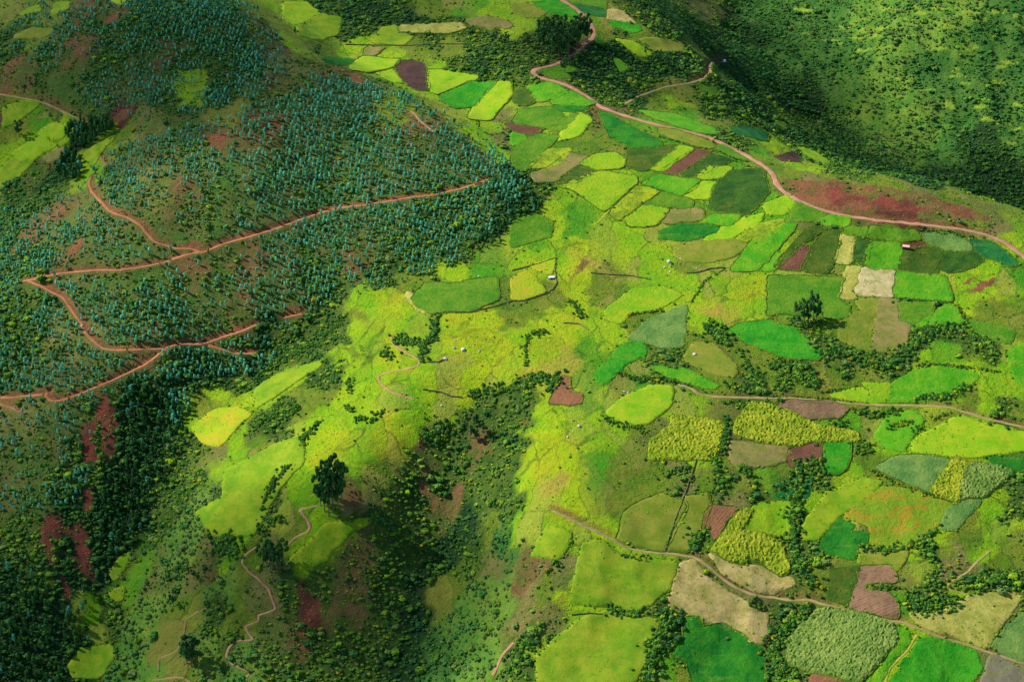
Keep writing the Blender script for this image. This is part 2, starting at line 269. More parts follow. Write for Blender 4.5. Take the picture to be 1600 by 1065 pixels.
# ------------------------------------------------------------------ land cover of the open ground (spots on the land and what grows there)
CLS = {  # colour a, colour b, brush density
 'L': ((132, 186, 12), (166, 192, 20), .03), 'O': ((100, 138, 22), (136, 144, 40), .12), 'F': ((74, 118, 36), (112, 114, 54), .46),
 'S': ((58, 92, 24), (96, 118, 40), .88), 'R': ((138, 100, 62), (88, 108, 40), .34), 'T': ((140, 130, 70), (102, 122, 44), .30),
 'M': ((58, 116, 40), (92, 134, 48), .70), 'm': ((92, 146, 46), (128, 160, 50), .64), 'G': ((78, 158, 14), (112, 165, 22), .05),
 'D': ((26, 62, 26), (44, 74, 30), .93), 'Y': ((162, 194, 12), (180, 186, 22), .03), 'r': ((126, 66, 50), (92, 56, 44), .02), 'p': ((184, 164, 62), (172, 184, 30), .01)}
COVER = """
25 3 O;60 60 O;20 80 S;20 110 R;45 120 R;100 70 F;130 60 R;110 85 R;70 100 S;160 100 S;200 50 S;240 20 S;137 23 R;170 27 R;220 80 S;270 60 S;330 30 S;370 60 S;300 90 S;200 120 F;160 150 F;210 150 F;190 180 r;120 150 S;270 150 S;340 130 S;380 100 S;100 130 F;150 45 S;110 73 R;270 70 R;300 135 L;20 180 O;60 200 G;90 210 L;50 230 L;20 260 L;80 245 R;60 265 F;30 290 S;80 300 S;110 250 D;90 270 D;120 240 D;140 215 D;150 205 D;170 215 L;155 235 O;140 255 L;
200 215 O;230 205 T;250 230 F;200 250 F;300 200 F;340 215 R;360 180 O;390 190 R;330 250 F;240 280 T;290 280 R;300 260 F;200 300 F;100 320 R;80 330 R;30 330 S;20 370 S;35 375 R;100 350 F;60 400 S;120 370 F;150 340 F;180 380 F;110 390 R;20 420 S;0 450 S;30 490 S;60 520 S;85 520 T;110 535 T;90 550 F;20 560 S;50 580 F;100 590 F;170 575 F;60 480 S;200 480 F;130 460 F;260 460 S;300 460 F;295 450 R;390 420 R;380 490 R;350 470 F;240 440 F;320 350 F;380 330 F;
420 20 O;410 60 T;430 80 R;440 130 R;450 100 T;420 200 R;450 230 F;430 150 F;500 180 F;520 250 F;480 250 F;550 200 F;600 230 F;640 170 O;650 190 R;665 200 R;700 230 F;750 260 F;600 280 F;520 290 F;450 300 F;550 130 F;530 118 R;420 270 F;480 150 F;700 310 S;750 320 S;800 310 D;830 330 D;780 350 D;740 380 S;700 400 S;650 420 S;600 430 S;550 440 F;550 420 R;520 400 F;450 380 F;480 450 S;430 450 F;500 470 S;560 455 L;460 490 R;420 520 D;470 510 S;400 560 D;440 540 S;
440 20 L;480 40 L;500 20 S;560 20 D;600 25 D;650 35 D;620 5 S;700 50 S;680 10 O;740 10 G;780 30 L;780 10 L;500 60 O;490 75 O;470 60 L;470 70 L;560 70 L;600 55 O;700 65 O;680 60 S;740 80 S;760 90 D;780 100 S;720 100 S;760 60 S;650 80 O;620 90 L;690 120 L;750 150 L;780 180 T;790 160 L;760 190 L;800 220 T;780 235 L;540 50 S;520 40 S;560 45 S;
810 50 L;830 60 S;810 80 S;840 90 S;880 70 D;930 50 G;950 45 O;980 50 S;1020 40 S;1040 60 S;1000 55 O;950 75 D;930 90 D;920 110 D;960 115 D;1000 110 D;1040 100 D;1060 90 D;1080 80 S;1090 100 S;1100 90 O;900 130 S;880 118 G;930 140 S;960 145 S;1010 130 S;980 150 D;1050 140 O;1080 150 O;1060 160 L;1040 165 O;1100 150 S;1130 160 S;1110 180 S;1080 180 G;1150 180 S;1180 190 S;1170 170 D;1120 190 O;1150 220 S;1200 200 S;1210 215 L;1190 235 G;1240 230 S;1230 245 L;1280 250 S;1260 262 L;1310 270 S;
860 150 G;930 185 R;900 200 O;950 220 O;1000 230 G;850 180 L;830 130 S;810 150 O;900 260 G;860 270 S;820 290 D;850 300 S;870 310 L;960 300 L;1050 300 G;1150 290 G;1100 250 G;1190 300 G;1150 320 G;
1230 270 O;1250 280 T;1240 290 R;1300 280 O;1290 295 T;1310 300 r;1340 310 R;1380 320 r;1420 325 r;1440 310 T;1400 300 O;1350 295 O;1460 330 T;1500 340 T;1550 360 T;1480 315 O;1300 320 T;1350 335 R;1560 385 L;1590 380 L;1520 350 O;
1020 10 D;1060 30 M;1100 10 T;1090 50 D;1150 50 D;1150 130 D;1200 30 M;1200 100 M;1250 60 M;1300 40 M;1350 30 m;1400 60 m;1500 30 m;1450 100 M;1550 50 M;1580 150 M;1500 170 M;1400 130 m;1330 100 M;1230 150 D;1200 180 D;1260 200 S;1300 220 D;1360 260 D;1400 230 m;1450 200 m;1430 180 m;1480 240 M;1530 230 D;1550 290 D;1590 320 D;1500 290 D;1440 280 D;1600 200 M;1600 100 M;1380 150 m;1450 60 m;
900 350 G;950 370 L;870 350 L;830 350 G;800 380 L;760 400 G;700 420 L;640 440 O;580 480 L;600 470 Y;650 520 L;620 540 Y;560 540 L;530 560 L;550 600 L;520 640 L;570 650 L;600 690 Y;640 660 L;700 640 L;720 610 Y;760 600 Y;690 580 L;740 560 Y;780 530 Y;750 500 Y;800 500 O;820 480 O;860 480 O;780 460 O;900 470 Y;880 500 Y;850 540 Y;860 560 p;820 520 L;900 430 Y;908 405 p;925 385 Y;880 410 L;950 430 O;940 450 O;1000 400 L;980 380 L;1040 380 L;1050 430 L;1080 400 O;1100 380 O;1130 360 O;1100 440 L;1150 440 L;1120 480 p;1160 460 Y;1180 480 L;1100 500 L;1060 500 O;1060 480 L;1000 500 O;950 520 L;930 560 G;960 580 O;1000 600 G;1030 620 L;1040 580 S;1120 560 O;1100 540 O;1150 540 O;1180 560 O;1180 590 S;1200 590 O;960 630 L;920 640 G;900 650 L;860 650 L;850 690 Y;880 700 Y;930 680 L;980 690 L;1000 670 O;1010 650 T;900 740 Y;850 740 Y;870 760 p;880 780 Y;830 760 L;940 730 G;960 740 O;1000 720 O;1020 740 O;1040 710 T;1080 700 L;1120 720 O;1140 700 R;1160 720 T;1150 750 O;1180 740 G;1100 760 O;
480 620 O;450 640 S;430 660 S;400 680 S;500 590 S;520 570 S;440 600 L;530 530 S;480 560 S;470 570 S;560 500 O;550 520 L;430 620 L;380 640 L;330 660 Y;300 660 L;350 690 T;400 690 O;360 700 L;480 680 L;480 720 L;510 700 Y;450 740 S;430 770 S;470 760 L;440 790 L;480 790 L;460 820 O;550 790 T;560 775 R;570 760 O;560 720 L;600 740 O;640 760 S;620 780 S;580 790 T;500 850 L;470 870 L;540 830 O;560 820 S;600 850 S;650 800 S;640 820 S;660 720 R;660 850 S;700 700 S;740 700 R;720 680 S;780 680 S;760 640 S;810 640 S;700 740 S;740 760 S;790 720 S;720 840 D;700 780 R;680 900 D;600 900 S;560 880 R;550 950 R;490 945 r;500 920 S;450 920 S;480 980 S;550 1000 S;600 960 S;650 950 D;620 1040 D;560 1050 S;430 1000 T;420 970 T;470 990 R;440 1040 S;520 1050 S;
760 850 O;740 880 S;780 860 M;770 870 T;820 820 L;800 800 S;770 790 S;700 930 O;740 960 m;720 1000 m;760 1040 m;680 1030 M;800 960 T;780 930 m;820 880 R;840 870 R;850 850 L;870 830 L;830 930 T;860 960 T;820 1000 S;830 1040 S;850 1010 L;
300 700 S;280 720 S;290 760 S;260 800 S;330 850 T;290 850 m;280 880 m;260 900 T;300 900 T;240 950 m;340 840 D;360 860 L;380 880 O;350 920 m;330 900 R;360 950 O;300 960 O;260 1000 O;280 1030 O;220 1010 m;200 1040 m;240 1050 m;320 1000 m;350 1000 S;350 980 O;400 900 T;330 930 m;340 960 S;380 1040 m;190 880 S;180 950 S;150 960 L;200 900 G;
250 700 D;230 740 D;260 640 D;230 600 D;200 640 D;300 600 D;320 570 D;250 670 D;210 800 D;180 850 D;150 920 D;130 1000 D;60 1060 D;30 1000 D;0 950 D;60 950 D;100 900 D;150 700 S;50 700 F;80 690 F;30 720 F;20 760 F;60 780 F;100 740 S;120 720 S;20 830 S;40 880 S;70 870 S;0 880 D;10 650 T;40 670 T;100 660 F;180 600 F;230 590 T;220 580 R;330 620 L;320 640 O;370 600 S;350 560 S;380 580 S;340 600 D;100 830 D;160 800 D;
1340 400 G;1300 420 O;1250 440 L;1220 480 G;1190 500 L;1210 520 O;1290 510 L;1280 520 S;1300 530 S;1330 520 O;1230 600 S;1260 580 S;1280 590 O;1300 590 O;1350 600 O;1370 590 O;1250 610 O;1320 570 S;1380 570 S;1420 550 S;1440 520 S;1470 520 S;1450 570 L;1480 560 G;1520 540 S;1550 560 S;1490 590 L;1540 600 L;1580 600 L;1510 620 O;1540 640 L;1570 650 S;1580 630 S;1590 640 O;1540 620 L;1480 500 S;1500 480 L;1520 450 L;1560 430 L;1590 420 G;1490 430 L;1520 400 L;1580 500 O;1550 500 O;1590 560 L;
1350 650 O;1320 660 G;1380 660 L;1350 680 O;1400 690 L;1370 700 L;1360 720 O;1330 740 L;1210 710 T;1220 730 O;1170 760 S;1270 740 S;1240 760 S;1240 800 D;1260 880 S;1280 930 O;1270 780 L;1300 800 L;1290 870 S;1310 870 O;1330 880 O;1420 880 O;1370 860 S;1360 880 O;1440 800 O;1470 830 L;1460 860 S;1480 850 O;1500 860 T;1520 880 T;1490 890 T;1450 900 S;1430 920 S;1460 940 S;1440 880 L;1500 800 O;1530 820 O;1550 840 L;1580 800 S;1590 780 S;1550 780 L;1530 780 O;1590 830 L;1570 870 O;1590 860 O;1580 910 S;1530 910 S;1500 930 L;1560 950 T;1590 960 T;1400 940 G;1430 960 L;1410 1000 L;1560 1040 T;1590 1050 T;1580 1010 T;1240 960 S;1250 1000 O;1210 900 T;1190 880 T;1170 910 T;1100 900 T;1000 900 L;950 900 L;1000 960 O;930 950 L;900 930 L;890 900 T;850 920 O;870 870 T;900 860 L;1000 960 S;1020 990 S;1040 960 S;1070 1000 D;1050 1030 G;1070 1050 O;1230 1050 S;1290 1060 T;1380 1050 L;1090 760 T;1130 790 T;1110 850 O;1090 830 S;1130 740 S
"""
cv = [p.split() for p in COVER.replace('\n', '').split(';') if p.strip()]
cuv = np.array([[float(a), float(b)] for a, b, c in cv]); cc = [c for a, b, c in cv]
cxy = land(cuv); ok = ~np.isnan(cxy[:, 0]); cxy = cxy[ok]; cc = [c for c, o_ in zip(cc, ok) if o_]
extra = [(-900, 800, 'S'), (-900, 0, 'S'), (-700, -500, 'D'), (0, -900, 'O'), (900, -400, 'L'), (1200, 300, 'M'), (0, 1600, 'S'), (1500, 1600, 'M'), (-1500, 1600, 'S'), (750, 700, 'M'), (700, 1000, 'm')]
cxy = np.vstack([cxy, [e[:2] for e in extra]]); cc += [e[2] for e in extra]
keys = list(CLS); ci = np.array([keys.index(c) for c in cc])
onehot = np.eye(len(keys), dtype=np.float32)[ci]
oneh2 = onehot * np.array([.45 if k_ in 'R' else 1 for k_ in keys], np.float32)
def cover_weights(x, y):
    wx = x + 11 * fbm(x / 28, y / 28, 3, 40) + 8 * fbm(x / 10, y / 10, 4, 41); wy = y + 16 * fbm(x / 28, y / 28, 3, 60) + 9 * fbm(x / 10, y / 10, 4, 61)
    out = np.empty((x.size, len(keys)), np.float32); wx = wx.ravel().astype(np.float32); wy = wy.ravel().astype(np.float32)
    px = cxy[:, 0].astype(np.float32); py = cxy[:, 1].astype(np.float32)
    for i in range(0, x.size, 20000):
        q = (wx[i:i + 20000, None] - px) ** 2 + ((wy[i:i + 20000, None] - py) * 0.62) ** 2 + 4
        q = q.min(1)[:, None] / q
        w = (q ** 5) @ oneh2
        out[i:i + 20000] = w / w.sum(1)[:, None]
    return out
CAf = np.array([s2l(CLS[k][0], ALB) for k in keys]) ; CBf = np.array([s2l(CLS[k][1], ALB) for k in keys]); CD = np.array([CLS[k][2] for k in keys])
WT = cover_weights(GX, GY)
colA = WT @ CAf; colB = WT @ CBf; DENS = (WT @ CD).reshape(H.shape)
ISF = WT[:, keys.index('F')].reshape(H.shape)
def inpoly(x, y, P):
    c = np.zeros(x.shape, bool); j = len(P) - 1
    for i in range(len(P)):
        xi, yi = P[i]; xj, yj = P[j]
        c ^= ((yi > y) != (yj > y)) & (x < (xj - xi) * (y - yi) / (yj - yi + 1e-12) + xi); j = i
    return c
# bare scars and slips in the soil
SCARS = [('R', 'D', '60,830 200,850 300,840 480,870 640,890 800,930 960,980 1060,1030 980,1045 760,1010 560,990 400,990 300,985 220,950 120,900'),
 ('r', 'E', '455,760 490,770 520,830 550,870 555,1065 490,1065 480,960 455,900 445,1065 380,1065 385,940 440,900'),
 ('r', 'I', '195,340 215,270 250,255 290,280 310,320 350,330 380,280 400,330 410,420 420,500 440,560 440,620 410,580 380,550 355,540 350,470 350,400 320,380 290,370 270,430 230,380 260,480 300,580 330,650 320,720 300,660 290,600 250,540 215,470 205,400'),
 ('r', 'I', '400,180 425,150 445,190 440,240 410,270 395,230'), ('r', 'I', '375,0 430,0 460,0 470,20 400,40'), ('r', 'I', '490,0 545,0 500,50'),
 ('r', 'J', '245,730 290,695 330,720 300,745 265,770'), ('R', 'J', '470,530 495,490 510,510 490,540'), ('r', 'J', '440,690 465,680 470,710 450,720'), ('R', 'J', '200,820 225,810 235,870 215,860'),
 ('r', 'D', '275,885 300,875 400,900 480,915 560,930 640,950 720,970 700,1000 620,990 540,965 450,950 330,960 275,930'),
 ('R', 'H', '900,305 1000,250 1070,238 1062,270 1000,300 930,322'), ('R', 'H', '905,265 960,235 965,245 925,270'), ('R', 'G', '850,530 950,540 1040,600 1060,660 1100,700 1050,710 1000,620 940,560 860,545'),
 ('R', 'K', '1160,640 1110,650 1050,620 960,560 1000,540 1060,600'), ('R', 'E', '350,60 400,30 390,80 330,140 300,160'), ('R', 'E', '840,90 910,60 960,110 950,135 900,110'),
 ('R', 'B', '20,640 70,600 120,570 125,610 60,630'), ('R', 'B', '700,525 760,545 770,580 820,610 800,620 750,590 710,550'), ('R', 'B', '360,760 400,730 380,770 365,780'), ('R', 'B', '380,340 480,345 520,410 480,390 400,360'),
 ('R', 'A', '970,650 1060,630 1060,720 1000,690 985,690'), ('R', 'A', '240,1000 330,950 370,930 300,1010'), ('R', 'A', '290,210 370,170 440,170 400,230 330,300 350,240'), ('R', 'A', '520,560 560,510 630,510 570,570 540,580'), ('R', 'A', '480,110 550,60 550,80 490,125'),
 ('R', 'K', '60,480 180,480 190,520 130,540 70,520'), ('R', 'K', '190,690 250,660 270,740 200,760'), ('R', 'K', '0,520 30,510 50,600 20,640 0,620'), ('R', 'G', '370,150 320,140 300,190 280,260 330,200'), ('R', 'C', '345,540 370,520 400,500 395,560 415,590 380,590'),
 ('R', 'G', '1000,1010 1060,990 1110,1010 1060,1050 1000,1060'), ('R', 'F', '430,200 460,170 460,200 440,225'), ('R', 'G', '30,920 130,870 100,920 50,940')]
soil = np.zeros(H.shape); deep = np.zeros(H.shape)
fine = (GX > -560) & (GX < 620) & (GY > -420) & (GY < 1080)
for c, tl, s_ in SCARS:
    P = land(parse(tl, s_)); P = P[~np.isnan(P[:, 0])]
    if len(P) < 3: continue
    i0, i1 = np.searchsorted(AX, [P[:, 0].min() - 6, P[:, 0].max() + 6]); j0, j1 = np.searchsorted(AY, [P[:, 1].min() - 6, P[:, 1].max() + 6])
    x = GX[i0:i1, j0:j1]; y = GY[i0:i1, j0:j1]
    m = inpoly(x + 3 * fbm(x / 9, y / 9, 2, 3), y + 4 * fbm(x / 9, y / 9, 2, 8), P)
    (deep if c == 'r' else soil)[i0:i1, j0:j1][m] = 1
bk = (RDIST < 4.5) & (RB > 0.1)
cutm = np.clip(CUT * 0.9 - 0.1, 0, 1) * np.clip((5.0 - RDIST) / 2, 0, 1) * (RB > 0.1) + 0.5 * np.clip((1.8 - RDIST) / 1.2, 0, 1) * (RB > 0.9)
cutm = np.clip(cutm * (0.35 + 0.45 * np.minimum(RB, 1.2)) + 0.25 * fbm(GX / 8, GY / 8, 2, 77) * (cutm > 0), 0, 1)
soil = soil * np.clip(.62 + 1.5 * fbm(GX / 16, GY / 22, 4, 88), .0, 1); deep = deep * np.clip(1.05 + .8 * fbm(GX / 9, GY / 14, 3, 89), .1, 1)
soil = np.maximum(soil, cutm)
DENS = DENS * (1 - np.maximum(soil, deep) * 0.93); DENS[RDIST < 1.0] = 0
LC = (colA.reshape(NX, NY, 3), colB.reshape(NX, NY, 3))
# narrow grassy terraces on the far mountainside: u, v, half length, half thickness
ter_ = np.zeros(H.shape)
for a in '1320,42,14,2;1345,48,10,2;1378,43,14,2.4;1340,60,12,2;1372,55,12,2;1350,78,14,2.4;1395,72,12,2;1385,13,14,2.6;1420,30,16,2;1465,12,14,3;1485,42,14,2;1478,14,8,2;1520,20,18,3;1560,18,22,2.4;1590,26,12,2;1420,55,10,2;1470,76,22,2;1510,75,20,2;1495,109,9,2.6;1495,119,16,3;1580,97,20,2.4;1565,105,12,2;1530,30,14,2;1505,130,10,2;1410,125,12,3;1415,134,8,2;1485,165,9,6;1540,155,8,3;1590,163,10,4;1530,168,10,3;1545,187,14,3;1570,194,16,2;1590,202,12,2;1580,223,10,2;1300,63,16,1.4;1310,68,12,1.4;1255,15,16,3;1265,52,12,1.4;1600,40,14,3;1440,20,10,2;1350,30,10,2;1450,140,14,1.6;1560,130,18,1.6;1600,140,12,2'.split(';'):
    u0, v0, hl, ht = map(float, a.split(',')); P = land([(u0 - hl, v0 - ht * .2), (u0 - hl * .5, v0 - ht), (u0 + hl * .6, v0 - ht * .6), (u0 + hl, v0 + ht * .5), (u0 + hl * .3, v0 + ht), (u0 - hl * .6, v0 + ht * .7)])
    if np.isnan(P).any(): continue
    i0, i1 = np.searchsorted(AX, [P[:, 0].min() - 4, P[:, 0].max() + 4]); j0, j1 = np.searchsorted(AY, [P[:, 1].min() - 6, P[:, 1].max() + 6]); x = GX[i0:i1, j0:j1]; y = GY[i0:i1, j0:j1]
    ter_[i0:i1, j0:j1][inpoly(x + 3 * fbm(x / 8, y / 8, 2, 3), y + 4 * fbm(x / 8, y / 8, 2, 8), P)] = 1
DENS = DENS * (1 - .92 * ter_)
for arr in LC: arr[:] = arr * (1 - ter_[..., None]) + np.array(s2l((150, 178, 50), ALB)) * ter_[..., None]
for q, (a_, b_) in enumerate((('R', 'r'), ('R', 'r'))):
    ca = np.array(s2l((160, 98, 66), ALB) if q == 0 else s2l((124, 92, 54), ALB)); cb = np.array(s2l((160, 80, 62), ALB) if q == 0 else s2l((116, 64, 50), ALB))
    arr = LC[q]
    arr[:] = arr * (1 - soil[..., None]) + ca * soil[..., None]
    arr[:] = arr * (1 - deep[..., None]) + cb * deep[..., None]

# ------------------------------------------------------------------ materials
class NT:
    def __init__(s, name):
        s.m = bpy.data.materials.new(name); s.m.use_nodes = True; s.t = s.m.node_tree; s.t.nodes.clear()
        s.out = s.t.nodes.new('ShaderNodeOutputMaterial'); s.b = s.t.nodes.new('ShaderNodeBsdfPrincipled')
        s.b.inputs['Roughness'].default_value = 0.9; s.b.inputs['Specular IOR Level'].default_value = 0.12
        s.t.links.new(s.b.outputs[0], s.out.inputs[0]); s.geo = s.t.nodes.new('ShaderNodeNewGeometry')
    def new(s, k, **kw):
        n_ = s.t.nodes.new(k)
        for a, v in kw.items(): setattr(n_, a, v)
        return n_
    def link(s, a, b): s.t.links.new(a, b)
    def pos(s, rot=0.0, scale=(1, 1, 1)):
        mp = s.new('ShaderNodeMapping'); mp.inputs['Rotation'].default_value = (0, 0, rot); mp.inputs['Scale'].default_value = scale
        s.link(s.geo.outputs['Position'], mp.inputs[0]); return mp.outputs[0]
    def noise(s, vec, scale, detail=3, rough=.6, lo=.35, hi=.65):
        nz = s.new('ShaderNodeTexNoise'); nz.inputs['Scale'].default_value = scale; nz.inputs['Detail'].default_value = detail; nz.inputs['Roughness'].default_value = rough
        s.link(vec, nz.inputs['Vector']); mr = s.new('ShaderNodeMapRange'); mr.inputs[1].default_value = lo; mr.inputs[2].default_value = hi
        s.link(nz.outputs[0], mr.inputs[0]); return mr.outputs[0]
    def mix(s, f, a, b, mode='MIX'):
        mx = s.new('ShaderNodeMix', data_type='RGBA', blend_type=mode)
        for sock, v in ((mx.inputs[0], f), (mx.inputs[6], a), (mx.inputs[7], b)):
            if isinstance(v, (int, float)): sock.default_value = v
            elif isinstance(v, tuple): sock.default_value = (*v[:3], 1)
            else: s.link(v, sock)
        return mx.outputs[2]
    def math(s, op, a, b=0.0, c=None):
        m_ = s.new('ShaderNodeMath', operation=op)
        for q, v in enumerate((a, b) if c is None else (a, b, c)):
            if isinstance(v, (int, float)): m_.inputs[q].default_value = v
            else: s.link(v, m_.inputs[q])
        return m_.outputs[0]
    def bump(s, h, dist=.3, st=.6):
        bp = s.new('ShaderNodeBump'); bp.inputs['Strength'].default_value = st; bp.inputs['Distance'].default_value = dist
        s.link(h, bp.inputs['Height']); s.link(bp.outputs[0], s.b.inputs['Normal'])
    def color(s, c): s.link(c, s.b.inputs['Base Color'])

def terrain_mat():
    n_ = NT('open_ground'); p = n_.pos()
    a = n_.new('ShaderNodeAttribute', attribute_name='cover_a').outputs['Color']; b = n_.new('ShaderNodeAttribute', attribute_name='cover_b').outputs['Color']
    f = n_.noise(p, 0.045, 6, .68, .40, .60)
    c = n_.mix(f, a, b)
    g = n_.noise(p, 0.55, 4, .7, .25, .75)
    c = n_.mix(n_.math('MULTIPLY_ADD', g, .42, 0.0), c, n_.mix(1.0, c, (0.38, 0.44, 0.34), 'MULTIPLY'))
    sp = n_.noise(p, 0.16, 5, .75, .52, .64)
    c = n_.mix(n_.math('MULTIPLY', sp, .38), c, n_.mix(1.0, c, (1.3, 1.22, .9), 'MULTIPLY'))
    # sheep-walk terracettes that follow the contours, and dark tussocks
    mp = n_.pos(0, (.03, .03, .42)); tr = n_.noise(mp, 1.0, 4, .62, .54, .66)
    c = n_.mix(n_.math('MULTIPLY', tr, .42), c, n_.mix(1.0, c, (.58, .62, .45), 'MULTIPLY'))
    mp2 = n_.pos(0.3, (.024, .024, .30)); tr2 = n_.noise(mp2, 1.0, 5, .66, .60, .68)
    c = n_.mix(n_.math('MULTIPLY', tr2, .45), c, n_.mix(1.0, c, (1.5, 1.35, .9), 'MULTIPLY'))
    # old grazing plots and fallow strips: faint cells with a thin rough boundary
    wv_ = n_.new('ShaderNodeTexNoise'); wv_.inputs['Scale'].default_value = .03; wv_.inputs['Detail'].default_value = 4; n_.link(p, wv_.inputs['Vector'])
    vm = n_.new('ShaderNodeVectorMath', operation='MULTIPLY_ADD'); n_.link(wv_.outputs['Color'], vm.inputs[0]); vm.inputs[1].default_value = (34, 34, 0); n_.link(n_.pos(.7, (1.35, .8, 0)), vm.inputs[2])
    vo = n_.new('ShaderNodeTexVoronoi', feature='F1'); vo.inputs['Scale'].default_value = 1 / 30; n_.link(vm.outputs[0], vo.inputs['Vector'])
    ve = n_.new('ShaderNodeTexVoronoi', feature='DISTANCE_TO_EDGE'); ve.inputs['Scale'].default_value = 1 / 30; n_.link(vm.outputs[0], ve.inputs['Vector'])
    sp_ = n_.new('ShaderNodeSeparateColor'); n_.link(vo.outputs['Color'], sp_.inputs[0]); pm = n_.new('ShaderNodeAttribute', attribute_name='plots').outputs['Fac']
    m1 = n_.new('ShaderNodeMapRange'); m1.inputs[1].default_value = .45; m1.inputs[2].default_value = .95; n_.link(sp_.outputs[0], m1.inputs[0])
    c = n_.mix(n_.math('MULTIPLY', n_.math('MULTIPLY', m1.outputs[0], pm), .75), c, n_.mix(1.0, c, (.62, .80, .9), 'MULTIPLY'))
    m2 = n_.new('ShaderNodeMapRange'); m2.inputs[1].default_value = .72; m2.inputs[2].default_value = .95; n_.link(sp_.outputs[1], m2.inputs[0])
    c = n_.mix(n_.math('MULTIPLY', n_.math('MULTIPLY', m2.outputs[0], pm), .55), c, s2l((158, 146, 66), ALB))
    m3 = n_.new('ShaderNodeMapRange'); m3.inputs[1].default_value = .035; m3.inputs[2].default_value = .012; n_.link(ve.outputs['Distance'], m3.inputs[0])
    c = n_.mix(n_.math('MULTIPLY', n_.math('MULTIPLY', n_.math('MULTIPLY', m3.outputs[0], pm), n_.noise(p, .05, 3, .6, .4, .6)), .7), c, s2l((62, 92, 24), ALB))
    tus = n_.noise(p, 0.33, 4, .8, .56, .66)
    c = n_.mix(n_.math('MULTIPLY', tus, .50), c, n_.mix(1.0, c, (.42, .55, .38), 'MULTIPLY'))
    n_.color(c); n_.bump(n_.math('ADD', n_.noise(p, 0.9, 5, .75, .2, .8), n_.math('MULTIPLY', n_.noise(p, .28, 3, .6, .2, .8), 1.4)), 1.0, .9)
    return n_.m
ter = terrain_mat()
idx = np.arange(NX * NY).reshape(NX, NY)
Fq = np.stack([idx[:-1, :-1], idx[1:, :-1], idx[1:, 1:], idx[:-1, 1:]], -1).reshape(-1, 4)
go = mesh_obj('hillside_terrain', np.stack([GX, GY, H], -1).reshape(-1, 3), Fq, ter, smooth=True)
for nm, arr in (('cover_a', LC[0]), ('cover_b', LC[1])):
    at = go.data.attributes.new(nm, 'FLOAT_COLOR', 'POINT'); q = np.ones((NX * NY, 4), np.float32); q[:, :3] = arr.reshape(-1, 3); at.data.foreach_set('color', q.ravel())
at = go.data.attributes.new('plots', 'FLOAT', 'POINT'); at.data.foreach_set('value', (WT @ np.array([{'L': 1, 'Y': .8, 'G': 1, 'O': .9, 'p': .5}.get(k_, 0) for k_ in keys])).astype(np.float32))
tag(go, kind='structure')

# roads
RT = dict(pink=((205, 150, 125), (170, 120, 95)), red=((196, 122, 92), (160, 96, 66)), tan=((178, 156, 108), (140, 128, 70)), straw=((176, 170, 80), (140, 150, 40)))
def road_mat(k):
    n_ = NT('packed_earth_' + k); p = n_.pos(); a, b = RT[k]
    c = n_.mix(n_.noise(p, .12, 5, .7, .38, .66), s2l(a, ALB), s2l(b, ALB))
    c = n_.mix(n_.math('MULTIPLY', n_.noise(p, .9, 3, .7, .3, .8), .4), c, n_.mix(1.0, c, (.6, .55, .5), 'MULTIPLY'))
    at = n_.new('ShaderNodeAttribute', attribute_name='across').outputs['Fac']
    c = n_.mix(n_.math('MULTIPLY', n_.math('MULTIPLY', at, n_.noise(p, .08, 4, .7, .3, .6)), .6), c, s2l((132, 130, 52), ALB))
    n_.color(c); n_.bump(n_.noise(p, 1.2, 4, .7, .2, .8), .25, .6); return n_.m
RM = {k: road_mat(k) for k in RT}
for q, (nm, w, tint, bank, c) in enumerate(RD):
    tn = np.gradient(c, axis=0); tn /= np.linalg.norm(tn, axis=1)[:, None] + 1e-9; nr = np.stack([-tn[:, 1], tn[:, 0]], 1)
    s = np.arange(len(c)) * 1.5
    V = []
    for k_, o_ in enumerate((-1, -.9, -.45, 0, .45, .9, 1)):
        jit = 1 + .5 * fbm(s / 7 + 31 * (k_ > 3), s * 0 + q * 3.3, 2) if abs(o_) > .8 else 1
        xy = c + nr * (o_ * w / 2 * jit)[:, None] if abs(o_) > .8 else c + nr * (o_ * w / 2)
        dz = {1: -.5, .9: .24, .45: .18, 0: .27}[abs(o_)] + (q % 5) * .012
        V.append(np.column_stack([xy, hz(xy[:, 0], xy[:, 1]) + dz]))
    V = np.stack(V, 1); m_ = len(c); ii = np.arange(m_ * 7).reshape(m_, 7)
    Fq = np.stack([ii[:-1, :-1], ii[1:, :-1], ii[1:, 1:], ii[:-1, 1:]], -1).reshape(-1, 4)[:, ::-1]
    o = mesh_obj(nm, V.reshape(-1, 3), np.ascontiguousarray(Fq), RM[tint], smooth=True); tag(o, kind='structure')
    at = o.data.attributes.new('across', 'FLOAT', 'POINT'); at.data.foreach_set('value', np.tile(np.array([1, .8, 0, .85, 0, .8, 1], np.float32), m_))
